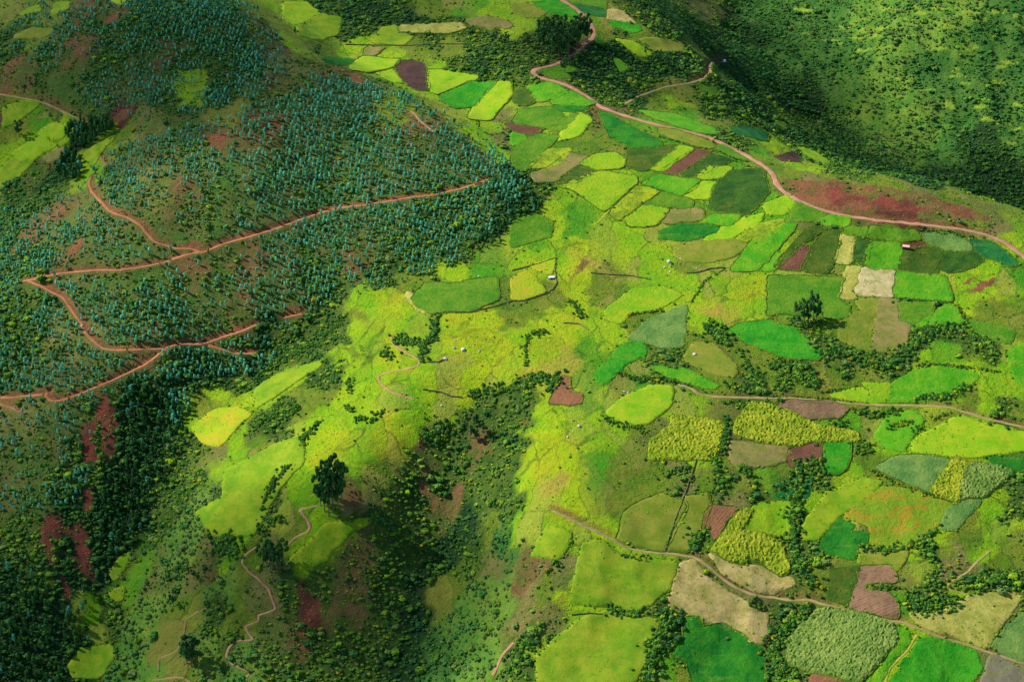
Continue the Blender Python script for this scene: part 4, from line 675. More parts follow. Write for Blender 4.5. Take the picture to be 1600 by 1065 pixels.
for fi, ln in enumerate([l for l in FIELDS.strip().split('\n') if l.strip()]):
    nm, growth, ck, mg, tl, pts, label = ln.split('|')
    px = parse(tl, pts); P0 = land(resample(px, 5)); P0 = P0[~np.isnan(P0[:, 0])]
    # drop leaps over hidden ground
    if len(P0) < 4: continue
    med = np.median(P0, axis=0); P0 = P0[np.hypot(*(P0 - med).T) < 260]
    P0 = (np.roll(P0, 1, 0) + 4 * P0 + np.roll(P0, -1, 0)) / 6
    P = resample(P0, 2.4)
    tn = np.roll(P, -2, 0) - np.roll(P, 2, 0); tn /= np.linalg.norm(tn, axis=1)[:, None] + 1e-9
    ar = np.sum(P[:, 0] * np.roll(P[:, 1], -1) - np.roll(P[:, 0], -1) * P[:, 1])
    P = P + np.stack([tn[:, 1], -tn[:, 0]], 1) * (1.7 if ar > 0 else -1.7)
    P = P + np.stack([1.5 * fbm(P[:, 0] / 6, P[:, 1] / 6, 2, 3), 1.5 * fbm(P[:, 0] / 7, P[:, 1] / 7, 2, 13)], 1)
    FPOLY.append(P)
    hh, jj, sp = HT[growth]; off = .36 + (fi % 6) * .04
    x0, y0 = P.min(0); x1, y1 = P.max(0)
    area = (x1 - x0) * (y1 - y0)
    sp = max(sp, math.sqrt(area / 9000))
    qx, qy = np.meshgrid(np.arange(x0, x1, sp), np.arange(y0, y1, sp), indexing='ij')
    qx = qx + rng.uniform(-.4, .4, qx.shape) * sp; qy = qy + rng.uniform(-.4, .4, qx.shape) * sp
    ins = inpoly(qx, qy, P); q = np.stack([qx[ins], qy[ins]], 1)
    if len(q):
        dmin = np.full(len(q), 1e9)
        for b in range(0, len(P), 64): dmin = np.minimum(dmin, np.sqrt(((q[:, None] - P[None, b:b + 64]) ** 2).sum(-1)).min(1))
        q = q[dmin > .7]
    allp = np.vstack([P, q]); nb = len(P)
    vs, es, fs, ov, oe, of = delaunay_2d_cdt([Vector(a) for a in allp], [], [list(range(nb))], 1, 1e-4)
    V = np.array([[v[0], v[1]] for v in vs]); isb = np.array([any(o_ < nb for o_ in a) if a else True for a in ov])
    ang = R(rng.uniform(35, 75))
    rowh = np.sin((V[:, 0] * math.cos(ang) + V[:, 1] * math.sin(ang)) * 2 * math.pi / 3.4)
    z = hz(V[:, 0], V[:, 1]) + np.where(isb, .25 if growth != 'maize' else .5, off + hh + jj * rng.uniform(-1, 1, len(V)) + (.07 if growth == 'plough' else .03 if growth == 'leafy' else 0) * rowh)
    # skirt
    F = [list(f) for f in fs if len(f) >= 3]
    cnt = {}
    for f in F:
        for a, b in zip(f, f[1:] + f[:1]): cnt[(a, b)] = cnt.get((a, b), 0) + 1
    bed = [(a, b) for (a, b) in cnt if (b, a) not in cnt]
    bv = sorted({a for e in bed for a in e}); low = {a: len(V) + k for k, a in enumerate(bv)}
    V3 = np.vstack([np.column_stack([V, z]), np.column_stack([V[bv], z[bv] - 1.2])])
    F += [[b, a, low[a], low[b]] for a, b in bed]
    root = None
    fm = field_mat(growth, ck, ang)
    o = mesh_obj(nm, V3, F, fm, smooth=(growth in ('grass', 'stubble')))
    tag(o, label, FCAT[nm], FGRP[nm])
    if mg == '1':
        # rough grass bank round the plot, a part of the field
        n2 = len(P); tn = np.roll(P, -1, 0) - np.roll(P, 1, 0); tn /= np.linalg.norm(tn, axis=1)[:, None] + 1e-9; nr = np.stack([tn[:, 1], -tn[:, 0]], 1)
        ar = np.sum(P[:, 0] * np.roll(P[:, 1], -1) - np.roll(P[:, 0], -1) * P[:, 1])
        if ar < 0: nr = -nr
        wd = .65 + .5 * rng.random(n2); rows = []
        for k_, (a_, z_) in enumerate(((-.5, -.2), (-.1, .55), (.55, .55), (1.0, -.4))):
            xy = P + nr * (a_ * wd)[:, None]
            rows.append(np.column_stack([xy, hz(xy[:, 0], xy[:, 1]) + z_ + (rng.uniform(-.15, .35, n2) if k_ in (1, 2) else 0) + (off - .4 if k_ in (1, 2) else 0)]))
        VV = np.stack(rows, 1).reshape(-1, 3); ii = np.arange(n2 * 4).reshape(n2, 4); jn = np.roll(ii, -1, 0)
        FF = np.concatenate([np.stack([ii[:, k], jn[:, k], jn[:, k + 1], ii[:, k + 1]], -1) for k in range(3)])
        if ar < 0: FF = np.ascontiguousarray(FF[:, ::-1])
        mesh_obj('grass_bank', VV, FF, margin_mat, parent=o)
    i0, i1 = np.searchsorted(AX, [x0, x1]); j0, j1 = np.searchsorted(AY, [y0, y1])
    if growth in ('grass', 'stubble'): gmask[i0:i1, j0:j1] |= inpoly(GX[i0:i1, j0:j1], GY[i0:i1, j0:j1], P)
    fmask[i0:i1, j0:j1] |= inpoly(GX[i0:i1, j0:j1], GY[i0:i1, j0:j1], P)
# ------------------------------------------------------------------ plants
def leaf_mat(name, a, b, k=1.0, trans=.0):
    n_ = NT(name); oi = n_.new('ShaderNodeObjectInfo')
    c = n_.mix(n_.geo.outputs['Random Per Island'], s2l(a, ALB * k), s2l(b, ALB * k))
    c = n_.mix(n_.math('MULTIPLY', oi.outputs['Random'], .45), c, n_.mix(1.0, c, (.6, .72, .55), 'MULTIPLY'))
    n_.color(c); n_.b.inputs['Roughness'].default_value = .75; return n_.m
def bark_mat():
    n_ = NT('pale_bark'); p = n_.pos(); n_.color(n_.mix(n_.noise(p, 1.5, 3, .6), s2l((150, 130, 105), ALB), s2l((96, 80, 62), ALB))); return n_.m
LM = dict(euc=leaf_mat('blue_green_leaves', (56, 158, 116), (122, 208, 164), 1.3), dark=leaf_mat('dark_green_leaves', (32, 84, 36), (66, 122, 48)), bush=leaf_mat('bush_leaves', (54, 110, 28), (104, 150, 38)),
          sage=leaf_mat('sage_bush_leaves', (84, 118, 54), (122, 146, 66)), gorse=leaf_mat('yellow_flowering_leaves', (88, 122, 24), (196, 176, 22)), euc2=leaf_mat('deep_blue_green_leaves', (40, 128, 94), (86, 168, 126), 1.2),
          lite=leaf_mat('light_green_leaves', (84, 132, 30), (124, 164, 36)), tuft=leaf_mat('coarse_grass_tufts', (108, 154, 18), (158, 186, 28)), mount=leaf_mat('mountain_bush_leaves', (40, 104, 46), (88, 150, 58)))
BARK = bark_mat()
def tube(pts, rad, seg=6):
    V = []; F = []; pts = [np.array(p, float) for p in pts]
    for i, (p, r) in enumerate(zip(pts, rad)):
        for k in range(seg):
            a = 2 * math.pi * k / seg; V.append(p + [math.cos(a) * r, math.sin(a) * r, 0])
        if i:
            b = (i - 1) * seg
            for k in range(seg): F.append([b + k, b + (k + 1) % seg, b + seg + (k + 1) % seg, b + seg + k])
    return V, F
def leaves(g, n, centre, rad, size, shell=.55, up=.25):
    """n bent leaf clumps (two triangles each) spread through an ellipsoid"""
    d = g.normal(size=(n, 3)); d /= np.linalg.norm(d, axis=1)[:, None]
    r = (shell + (1 - shell) * g.random(n)) ** 1.0 * g.uniform(.72, 1.08, n)
    P = np.array(centre) + d * r[:, None] * np.array(rad)
    nrm = d + np.array([0, 0, up]) + .55 * g.normal(size=(n, 3)); nrm /= np.linalg.norm(nrm, axis=1)[:, None]
    a = np.cross(nrm, g.normal(size=(n, 3))); a /= np.linalg.norm(a, axis=1)[:, None]; b = np.cross(nrm, a)
    s = size * g.uniform(.6, 1.25, n)[:, None]
    V = np.stack([P - a * s, P + b * s * .75 + nrm * s * .18, P + a * s, P - b * s * .75 - nrm * s * .18], 1).reshape(-1, 3)
    F = np.arange(4 * n).reshape(n, 4).tolist(); return list(V), F
def core(g, centre, rad, seg=7, rings=4):
    V = []; F = []
    for i in range(rings + 1):
        t = math.pi * i / rings
        for k in range(seg):
            a = 2 * math.pi * k / seg; j = g.uniform(.8, 1.1)
            V.append(np.array(centre) + np.array([math.cos(a) * math.sin(t) * rad[0], math.sin(a) * math.sin(t) * rad[1], -math.cos(t) * rad[2]]) * j)
    for i in range(rings):
        for k in range(seg): F.append([i * seg + k, i * seg + (k + 1) % seg, (i + 1) * seg + (k + 1) % seg, (i + 1) * seg + k])
    return V, F
def join(parts):
    V = []; F = []; M = []
    for (v, f), m in parts:
        o_ = len(V); V += list(v); F += [[q + o_ for q in ff] for ff in f]; M += [m] * len(f)
    return V, F, M
# prototypes for instancing; they are never linked to the scene themselves
def proto_col(name, objs):
    c = bpy.data.collections.new(name)
    for o in objs: c.objects.link(o)
    return c
def bush_mesh(seed, n=46):
    g = np.random.default_rng(seed); parts = [(core(g, (0, 0, .42), (.72, .72, .5)), 0)]
    for k in range(3): parts.append((leaves(g, n // 3, (g.uniform(-.35, .35), g.uniform(-.35, .35), g.uniform(.4, .62)), (.62, .62, .46), .26, .7), 0))
    return join(parts)
def sapling_mesh(seed, n=70):      # one metre tall, scaled up per plant
    g = np.random.default_rng(seed)
    parts = [(tube([(0, 0, -.05), (g.uniform(-.02, .02), 0, .35)], [.018, .014], 4), 1), (core(g, (0, 0, .55), (.15, .15, .40), 6, 4), 0)]
    parts.append((leaves(g, n // 2, (0, 0, .42), (.24, .24, .28), .085, .6, .5), 0)); parts.append((leaves(g, n // 2, (g.uniform(-.04, .04), g.uniform(-.04, .04), .68), (.19, .19, .30), .075, .6, .5), 0))
    return join(parts)
def protos(prefix, fn, seeds, mats):
    out = []
    for i, s_ in enumerate(seeds):
        for j, mt in enumerate(mats):
            V, F, M = fn(s_); out.append(mesh_obj('%s_%02d' % (prefix, i * len(mats) + j), V, F, [mt, BARK], fmat=M, link=False))
    return out
BUSHES = protos('bush_proto', bush_mesh, (1, 2), [LM['bush'], LM['dark'], LM['sage'], LM['gorse'], LM['lite'], LM['mount'], LM['tuft']])   # idx = seed*6 + material
SAPS = protos('tree_proto', sapling_mesh, (11, 12, 13), [LM['euc'], LM['euc2'], LM['dark']])
BC = proto_col('bush_protos', BUSHES); SC_ = proto_col('tree_protos', SAPS)

def gn_tree(colx):
    g = bpy.data.node_groups.new('scatter', 'GeometryNodeTree')
    g.interface.new_socket('Geometry', in_out='INPUT', socket_type='NodeSocketGeometry'); g.interface.new_socket('Geometry', in_out='OUTPUT', socket_type='NodeSocketGeometry')
    i = g.nodes.new('NodeGroupInput'); o = g.nodes.new('NodeGroupOutput'); ip = g.nodes.new('GeometryNodeInstanceOnPoints'); ci_ = g.nodes.new('GeometryNodeCollectionInfo')
    ci_.inputs['Collection'].default_value = colx; ci_.inputs['Separate Children'].default_value = True; ci_.inputs['Reset Children'].default_value = True
    def att(nm, ty):
        a = g.nodes.new('GeometryNodeInputNamedAttribute'); a.data_type = ty; a.inputs['Name'].default_value = nm; return [x for x in a.outputs if x.enabled and x.name == 'Attribute'][0]
    g.links.new(i.outputs[0], ip.inputs['Points']); g.links.new(ci_.outputs[0], ip.inputs['Instance']); ip.inputs['Pick Instance'].default_value = True
    g.links.new(att('idx', 'INT'), ip.inputs['Instance Index']); g.links.new(att('rot', 'FLOAT_VECTOR'), ip.inputs['Rotation']); g.links.new(att('scl', 'FLOAT_VECTOR'), ip.inputs['Scale'])
    g.links.new(ip.outputs[0], o.inputs[0]); return g
GNB, GNT = gn_tree(BC), gn_tree(SC_)
def scatter(name, label, cat, P, rot, scl, idx, gn):
    me = bpy.data.meshes.new(name); N = len(P); me.vertices.add(N); me.vertices.foreach_set('co', np.asarray(P, np.float32).ravel())
    for nm, ty, arr, pr in (('idx', 'INT', idx, 'value'), ('rot', 'FLOAT_VECTOR', rot, 'vector'), ('scl', 'FLOAT_VECTOR', scl, 'vector')):
        a = me.attributes.new(nm, ty, 'POINT'); a.data.foreach_set(pr, np.asarray(arr, np.int32 if ty == 'INT' else np.float32).ravel())
    o = bpy.data.objects.new(name, me); COL.objects.link(o); md = o.modifiers.new('scatter', 'NODES'); md.node_group = gn
    return tag(o, label, cat, kind='stuff')

# ---- where things may grow
def inview(P, mg=70):
    u, v, f = project(P); return (u > -mg) & (u < 1600 + mg) & (v > -mg) & (v < 1065 + mg)
def jit_grid(x0, x1, y0, y1, sx, sy):
    a, b = np.meshgrid(np.arange(x0, x1, sx), np.arange(y0, y1, sy), indexing='ij')
    return (a + rng.uniform(-.42, .42, a.shape) * sx).ravel(), (b + rng.uniform(-.42, .42, a.shape) * sy).ravel()
def nearest(M, x, y):
    i = np.clip(np.searchsorted(AX, x), 0, NX - 1); j = np.clip(np.searchsorted(AY, y), 0, NY - 1); return M[i, j]
def ddist(M): return M
def poly_px(tl, s_):
    P = land(resample(parse(tl, s_), 25)); return P[~np.isnan(P[:, 0])]
# the planted hillside of young eucalyptus
FOREST = poly_px('Z', '500,118 560,128 640,152 700,182 745,206 790,250 826,292 832,318 820,340 780,372 730,402 690,420 600,452 540,462 500,485 470,505 455,545 410,580 380,590 330,588 300,600 270,600 200,590 150,640 60,680 -30,720 -30,330 60,330 130,290 165,235 250,212 330,190 400,165 450,150 470,120')
UPPERF = poly_px('Z', '-30,60 60,110 120,150 180,190 300,180 390,160 450,120 440,60 400,10 300,-10 100,-10 -30,-10')
LOWERF = poly_px('Z', '-30,720 60,680 160,640 150,720 130,780 70,800 -30,800')
a_, b_ = np.meshgrid(np.arange(-560, 300, 3.9), np.arange(-260, 620, 4.6), indexing='ij')     # planting rows run down the slope
row = .16 * b_ + 7 * fbm(a_ / 90, b_ / 90, 2, 51)
x = (a_ + row + rng.normal(0, .38, a_.shape)).ravel(); y = (b_ + rng.uniform(-.36, .36, a_.shape) * 4.6).ravel()
inF = inpoly(x, y, FOREST); inU = inpoly(x, y, UPPERF) & ~inF; inL = inpoly(x, y, LOWERF) & ~inF
dens = np.where(inF, .84, np.where(inU, .85, np.where(inL, .55, 0)))
gap = fbm(x / 34, y / 34, 3, 90); gap2 = fbm(x / 11, y / 11, 2, 95)
dens = dens * np.clip(1.0 + 2.0 * gap + .7 * gap2, .05, 1.15)
wR = nearest((WT @ np.array([1.0 if k in 'RTLOGY' else 0 for k in keys])).reshape(H.shape), x, y); dens *= 1 - .42 * wR
dens *= (nearest(RDIST, x, y) > .8) * ~nearest(fmask, x, y) * (1 - .9 * nearest(np.maximum(soil, deep), x, y))
k = rng.random(len(x)) < dens
x, y = x[k], y[k]; inU = inU[k]
P = np.column_stack([x, y, hz(x, y) - .05]); v_ = inview(P); P = P[v_]; inU = inU[v_]
hh = rng.uniform(3.2, 6.4, len(P)) * (1 + .18 * fbm(P[:, 0] / 30, P[:, 1] / 30, 2, 4)); hh[inU] *= .85
wd = hh * rng.uniform(.8, 1.15, len(P))
idx = rng.integers(0, 3, len(P)) * 3 + np.where(rng.random(len(P)) < .36, 1, 0); idx = np.where(rng.random(len(P)) < .10, rng.integers(0, 3, len(P)) * 3 + 2, idx)
rot = np.column_stack([rng.normal(0, .04, len(P)), rng.normal(0, .04, len(P)), rng.uniform(0, 6.28, len(P))])
# which of them show largest: in frame, nearest, not hidden
u, v, f = project(P + np.array([0, 0, 2.5])); cand = np.where((u > 4) & (u < 1596) & (v > 4) & (v < 1061) & ~inU & (u > 0))[0]
big = hh[cand] / f[cand]; cand = cand[np.argsort(-big)][:480]
g_ = land(np.column_stack([u[cand], v[cand]])); vis = np.hypot(g_[:, 0] - P[cand, 0], g_[:, 1] - P[cand, 1]) < 14
cand = cand[vis][:290]
for n_i, i in enumerate(cand):
    o = SAPS[idx[i]].copy(); o.name = 'eucalyptus_sapling'; COL.objects.link(o)
    o.location = P[i]; o.rotation_euler = rot[i]; o.scale = (wd[i], wd[i], hh[i])
    uu, vv = u[i], v[i]
    wz = 'at the left edge below the red roads' if uu < 110 else 'above the dark red slip' if uu < 200 and vv > 610 else 'near the fork of the red roads' if uu < 300 else 'between the red road end and the ravine' if uu < 400 else 'at the foot of the plantation hill'
    if nearest(RDIST, P[i:i + 1, 0], P[i:i + 1, 1])[0] < 4: wz = 'on the verge of a red dirt road, ' + ('far left' if uu < 150 else 'middle' if uu < 300 else 'right end')
    lb = '%s %s %s %s' % ('short' if hh[i] < 4.8 else 'taller', ('pale blue green', 'deep blue green', 'dark green')[int(idx[i] % 3)], 'young eucalyptus', wz)
    tag(o, lb, 'tree', lb.replace('eucalyptus', 'eucalyptus trees'))
rest = np.ones(len(P), bool); rest[cand] = False
scatter('eucalyptus_plantation', 'mass of young blue green eucalyptus trees covering the left hillside', 'plantation', P[rest], rot[rest], np.column_stack([wd, wd, hh])[rest], idx[rest], GNT)
NTREE = len(P)

# ---- dark wood in the ravine and by the gullies
WOODS = [('woodland', 'dark dense wood filling the deep ravine at the lower left', 'Z', '190,600 250,590 300,640 295,690 262,740 240,800 205,850 175,905 140,960 120,1090 -30,1090 -30,900 40,870 120,905 150,850 170,760 180,690', 5.6, (5, 10)),
 ('woodland', 'small dark wood at the edge of the lime plots on the far left', 'A', '320,600 380,575 520,580 520,625 470,650 420,690 370,700 310,670', 4.4, (9, 14)),
 ('woodland', 'dark wood below the small wood on the far left, above the forest road', 'A', '290,730 370,720 390,780 380,850 310,860 270,800', 4.6, (8, 13)),
 ('woodland', 'bluish stand of trees where the plantation meets the ravine', 'E', '760,770 850,780 900,800 890,880 830,940 780,900', 4.6, (6, 9)),
 ('woodland', 'dark row of trees along the foot of the plantation hill', 'Z', '770,355 810,325 838,300 845,325 820,350 780,378 740,398 735,385', 4.8, (4, 7))]
def dilate(M, n=4):
    M = M.copy()
    for _ in range(n):
        M[1:, :] = np.maximum(M[1:, :], M[:-1, :]); M[:-1, :] = np.maximum(M[:-1, :], M[1:, :]); M[:, 1:] = np.maximum(M[:, 1:], M[:, :-1])
    for _ in range(3): M[:, :-1] = np.maximum(M[:, :-1], M[:, 1:])
    return M
for q, (nm, lb, tl, s_, sp, (h0, h1)) in enumerate(WOODS):
    Q = poly_px(tl, s_); x0, y0 = Q.min(0); x1, y1 = Q.max(0); x, y = jit_grid(x0, x1, y0, y1, sp, sp); k = inpoly(x + 4 * fbm(x / 12, y / 12, 2), y + 4 * fbm(x / 12, y / 12, 2, 7), Q) & (rng.random(len(x)) < .92) & (nearest(RDIST, x, y) > 1.5) & ~nearest(fmask, x, y) & ~(dilate(deep)[np.clip(np.searchsorted(AX, x), 0, NX - 1), np.clip(np.searchsorted(AY, y), 0, NY - 1)] > .3)
    x, y = x[k], y[k]; N = len(x); h_ = rng.uniform(h0, h1, N); w_ = h_ * rng.uniform(.55, .85, N) if h0 > 8 else h_ * rng.uniform(.75, 1.15, N)
    ix = rng.integers(0, 3, N) * 3 + (np.where(rng.random(N) < .5, 1, 0) if q in (3,) else np.where(rng.random(N) < .12, 1, 2))
    scatter(nm, lb, 'wood', np.column_stack([x, y, hz(x, y) - .2]), np.column_stack([np.zeros(N), np.zeros(N), rng.uniform(0, 6.28, N)]), np.column_stack([w_, w_, h_]), ix, GNT)
    fx = (GX > x0) & (GX < x1) & (GY > y0) & (GY < y1)

# ---- hedges and thickets: kind|tile|line|width|height|yellow share|label
HEDGES = """
thicket|Z|1285,722 1252,733 1248,760 1238,800 1240,845 1244,880 1262,900 1275,912|11|2.6|.08|tall dark thicket following the stream in the lower right
thicket|L|200,700 130,775 40,850 15,950 60,1065|12|2.8|.12|dark thicket along the left side of the biggest maize field
thicket|H|250,620 330,572 430,622 550,650 640,590 720,520 765,475 850,480 915,472|11|2.6|.14|long curved thicket below the tan fallow field
thicket|H|915,472 980,520 1060,570 1080,600|8|2.4|.15|dark bushes at the right end of the long curved thicket
hedge|H|690,650 800,642 900,655 1000,665 1085,680|2.6|1.6|.25|thin dark hedge above the large fresh green field
hedge|H|690,800 850,795 890,762 950,745|5|2.2|.15|bushy hedge hooked around the lower corner of the large fresh green field
thicket|H|0,652 60,640 150,682 240,718 190,752|9|2.4|.1|thicket left of the olive slope above the middle track
hedge|H|240,775 330,765 420,748|3|1.5|.1|short hedge above the yellowish wedge plot
hedge|H|400,862 500,882 620,866|6|2.2|.06|bush row just below the middle track
bush_clump|H|288,922 375,925|7|2.2|.05|bush clump under the pinkish ploughed plot
bush_clump|H|570,932 672,916|6|2.0|.35|rounded bush clump with yellow blooms in the bright green meadow
bush_clump|H|680,962 732,938|5|1.9|.1|dark bush pair at the lower right of the bright green meadow
bush_clump|H|780,902 842,876|3|1.6|.4|small row of bushes with a yellow top above the pale lime pasture
bush_clump|H|402,1042 500,1042|8|2.2|.1|bush clump right of the small emerald field
hedge|L|480,72 560,112 640,152 740,187 905,222|2.6|1.7|.75|yellow flowering hedge along the lower edge of the smooth sage green field
hedge|L|430,432 540,452 650,432 740,392 795,352|5|2.2|.08|dark hedge under the mottled orange field
bush_clump|L|490,622 592,628|3.6|1.8|.02|green bushes inside the notch of the C shaped ploughed field
thicket|L|640,650 720,730 800,700 900,690|12|1.9|.03|pale scrub thicket right of the C shaped ploughed field
thicket|L|865,602 960,590 1050,580 1205,604|11|2.3|.08|wide band of bushes above the pale straw field at the right edge
thicket|G|905,462 960,500 1010,540|13|3.0|.04|round dark clump of tall bushes left of the smooth oval field
thicket|G|60,722 140,700 205,722 170,762|11|2.5|.1|dark thicket directly left of the rust red ploughed plot
hedge|G|840,352 870,300 905,250 960,220 1000,192|2.2|1.3|.05|dotted line of small bushes running up to the bright green parallelogram
hedge|G|548,412 600,402 712,390|3|1.6|.45|yellow flecked hedge under the bright green central field
hedge|G|510,690 560,702 640,722|5|2.1|.05|dark bush row above the rounded pale lime pasture
hedge|G|650,708 740,720 842,745|2.4|1.4|.6|yellow flowering hedge along the green terrace
hedge|G|1010,742 1110,762 1205,775|7|2.2|.15|bush band on the bank over the start of the middle track
thicket|G|1070,590 1120,680 1180,742|8|2.2|.15|thicket climbing the slope right of the bare edged olive pasture
hedge|G|425,888 520,930 625,955|5|1.8|.04|grey green bush row under the rounded pale lime pasture
thicket|G|1000,905 1005,960 975,1065|7|2.3|.1|bushes between the two upper maize fields
hedge|G|80,500 62,560 68,650|3.4|1.7|.0|line of bushes down the left of the central gold slope
bush_clump|G|95,500 165,488|8|2.2|.0|dark bush patch on the gold slope in the centre
bush_clump|G|262,340 312,382 332,420|6|1.8|.1|scattered dark bushes right of the curved wall
thicket|F|845,425 838,500 790,560 770,620|9|2.3|.05|dark bush strip in the gully left of the pale boulders
thicket|F|640,520 720,540 790,560|9|2.2|.05|dark bushes above the zigzag path
bush_clump|F|595,580 635,620|8|2.0|.0|dark bush clump left of the zigzag path
hedge|F|540,902 600,865|5|2.0|.0|dark bushes below the zigzag path
bush_clump|F|430,720 445,770|6|2.0|.0|narrow bush patch on the green shoulder
bush_clump|F|425,840 460,860|6|1.9|.0|small bush patch low on the green shoulder
bush_clump|F|470,900 522,892|7|2.0|.0|lowest bush patch on the green shoulder
thicket|F|0,705 90,625 200,582 300,525 400,445|12|2.1|.02|long band of dark bushes above the narrow lime strip
thicket|F|0,932 80,872 200,850|13|2.1|.02|band of bushes right below the narrow lime strip
thicket|F|215,1010 240,960 290,925|8|2.2|.02|bushes left of the green shoulder above the big group of trees
thicket|F|790,1000 860,950 920,935|10|2.6|.02|dark bushes left of the pair of trees above the central gully
thicket|F|1000,785 1080,762 1185,772|7|2.3|.05|bush band above the central gully
thicket|K|640,1075 650,960 685,880 735,790 790,775|12|3.0|.06|dark tall thicket left of the emerald field
hedge|K|438,720 520,740 605,738|6|2.3|.03|bush row on the wall line above the wide lime pasture
bush_clump|K|200,500 235,528|7|2.2|.0|round bush clump at the left end of the lime pastures
thicket|K|835,425 860,385 912,362|8|2.3|.06|bushes between the olive pasture and the yellow maize
hedge|K|720,95 780,80 835,62|6|2.0|.04|bush row at the top of the olive pasture beside the long wall
thicket|K|0,975 60,905 150,808|12|2.3|.02|dark scrub down the left edge of the wide lime pasture
bush_clump|K|1110,692 1185,715|6|2.0|.3|bush patch with yellow flowers beside the dry tan field
hedge|K|520,470 580,485 655,490|4|1.7|.5|yellow flecked hedge below the lower track
thicket|K|940,0 960,60 970,150|7|2.3|.06|bushes right of the top of the long straight wall
bush_clump|K|1065,70 1130,90|9|2.2|.06|bush patch below the upper maize fields
thicket|Z|1232,500 1262,508 1290,505|9|2.0|.05|low shaded bushes at the feet of the tall group of trees
hedge|H|0,800 120,792 300,806 430,826|2|1.2|.35|low flowering hedge on the upper edge of the middle track
hedge|H|200,208 350,222|1.8|1.2|.0|dark hedge under the dark green field of the strip fields
hedge|H|590,333 740,345 862,354|1.8|1.3|.0|dark hedge below the flat green field
hedge|H|700,8 860,30 960,48|3|1.7|.0|dark hedge between the main road and the right hand crop fields
hedge|H|866,362 900,385 925,440|4|1.7|.5|yellow flecked hedge right of the bright green corner plot
hedge|C|690,640 820,678 960,712|2.6|1.4|.05|dark hedge between the pear shaped field and the main road
hedge|C|950,700 1040,745 1110,760|3|1.4|.1|bushy verge hedge at the end of the dark brown ploughed strip
thicket|I|780,560 860,530 880,550|7|2.2|.0|dark bush patch on the tan slope above the single conifer
thicket|I|1000,400 1060,440 1140,430|12|2.6|.0|dark thicket directly below the cut edge of the large lime pasture
thicket|J|30,250 50,190 90,120 150,60|7|2.3|.0|curved row of bushes left of the big dark group of trees
thicket|J|10,350 80,310 130,300|8|2.2|.0|bushes between the large lime pasture and the footpath
thicket|J|530,260 600,300 640,340|9|2.3|.0|bushes right of the grass shelf above the central gully
"""
def bush_pts(line, w):
    L = np.concatenate([[0], np.cumsum(np.hypot(*np.diff(line, axis=0).T))]); n_ = max(4, int(L[-1] * w / 2.9) + int(L[-1] / 1.8))
    n_ = min(n_, 520); t = rng.uniform(0, L[-1], n_); o_ = rng.normal(0, .36, n_).clip(-.75, .75) * w
    x = np.interp(t, L, line[:, 0]); y = np.interp(t, L, line[:, 1]); return np.stack([x + o_ * rng.normal(0, .8, n_), y + o_], 1)
HM = [LM['bush'], LM['dark'], LM['gorse'], LM['lite']]
PR = [bush_mesh(31, 36), bush_mesh(32, 36), bush_mesh(33, 36)]
PR = [(np.array(v), f) for v, f, m in PR]
def merge_bushes(P2, h, yel, sage=.12):
    V = []; F = []; M = []; o_ = 0
    for (x, y) in P2:
        v, f = PR[rng.integers(3)]; s = h * rng.uniform(.5, 1.15); a = rng.uniform(0, 6.28); c_, s_ = math.cos(a), math.sin(a)
        w = v * [s * .85, s * .85, s]; w = np.column_stack([w[:, 0] * c_ - w[:, 1] * s_ + x, w[:, 0] * s_ + w[:, 1] * c_ + y, w[:, 2] + float(hz(x, y)) - .15])
        V.append(w); F += [[q + o_ for q in ff] for ff in f]; o_ += len(w)
        r_ = rng.random(); M += [2 if r_ < yel * .55 else 3 if r_ < yel * .55 + sage else 1 if r_ < .45 + yel * .5 else 0] * len(f)
    return np.vstack(V), F, M
hmask = []
for ln in [l for l in HEDGES.strip().split('\n') if l]:
    nm, tl, s_, w, h, ye, lb = ln.split('|')
    pl = land(resample(np.vstack([parse(tl, s_)]), 12)[:-1] if False else np.array([a + (b - a) * t for a, b in zip(parse(tl, s_)[:-1], parse(tl, s_)[1:]) for t in np.linspace(0, 1, max(2, int(np.hypot(*(b - a)) / 10)))]))
    pl = pl[~np.isnan(pl[:, 0])]
    if len(pl) < 2: continue
    P2 = bush_pts(pl, float(w)); P2 = P2[nearest(RDIST, P2[:, 0], P2[:, 1]) > .7]
    if len(P2) == 0: continue
    V, F, M = merge_bushes(P2, float(h), float(ye)); o = mesh_obj(nm, V, F, HM, fmat=M)
    tag(o, lb, {'hedge': 'hedge', 'thicket': 'thicket', 'bush_clump': 'bushes'}[nm], {'hedge': 'hedges between the fields', 'thicket': 'thickets between the fields', 'bush_clump': 'clumps of bushes'}[nm])

# ---- wild scrub over the open slopes
x, y = jit_grid(-640, 760, -420, 1080, 2.15, 2.4)
dd = nearest(DENS, x, y); patch = fbm(x / 22, y / 22, 3, 70)
wide = nearest(WT[:, [keys.index(k) for k in 'Mm']].sum(1).reshape(H.shape), x, y)
pr = np.clip(dd + .7 * patch * (dd > .05), 0, .97) * np.where(nearest(fmask, x, y), .006, 1) * (nearest(RDIST, x, y) > .9)
k = rng.random(len(x)) < pr * np.where(y > 500, .6, .74); x, y, dd, wide = x[k], y[k], dd[k], wide[k]
P = np.column_stack([x, y, hz(x, y) - .12]); v_ = inview(P, 170); P = P[v_]; dd = dd[v_]; wide = wide[v_]; N = len(P)
s_ = np.clip(np.exp(rng.normal(.12, .42, N)), .45, 3.4) * np.where(dd > .85, 1.35, np.where(dd < .2, .7, 1.0)) * (1 + .5 * wide * rng.random(N))
r_ = rng.random(N); wm = nearest(WT[:, keys.index('m')].reshape(H.shape), P[:, 0], P[:, 1]); wD = nearest(WT[:, keys.index('D')].reshape(H.shape), P[:, 0], P[:, 1])
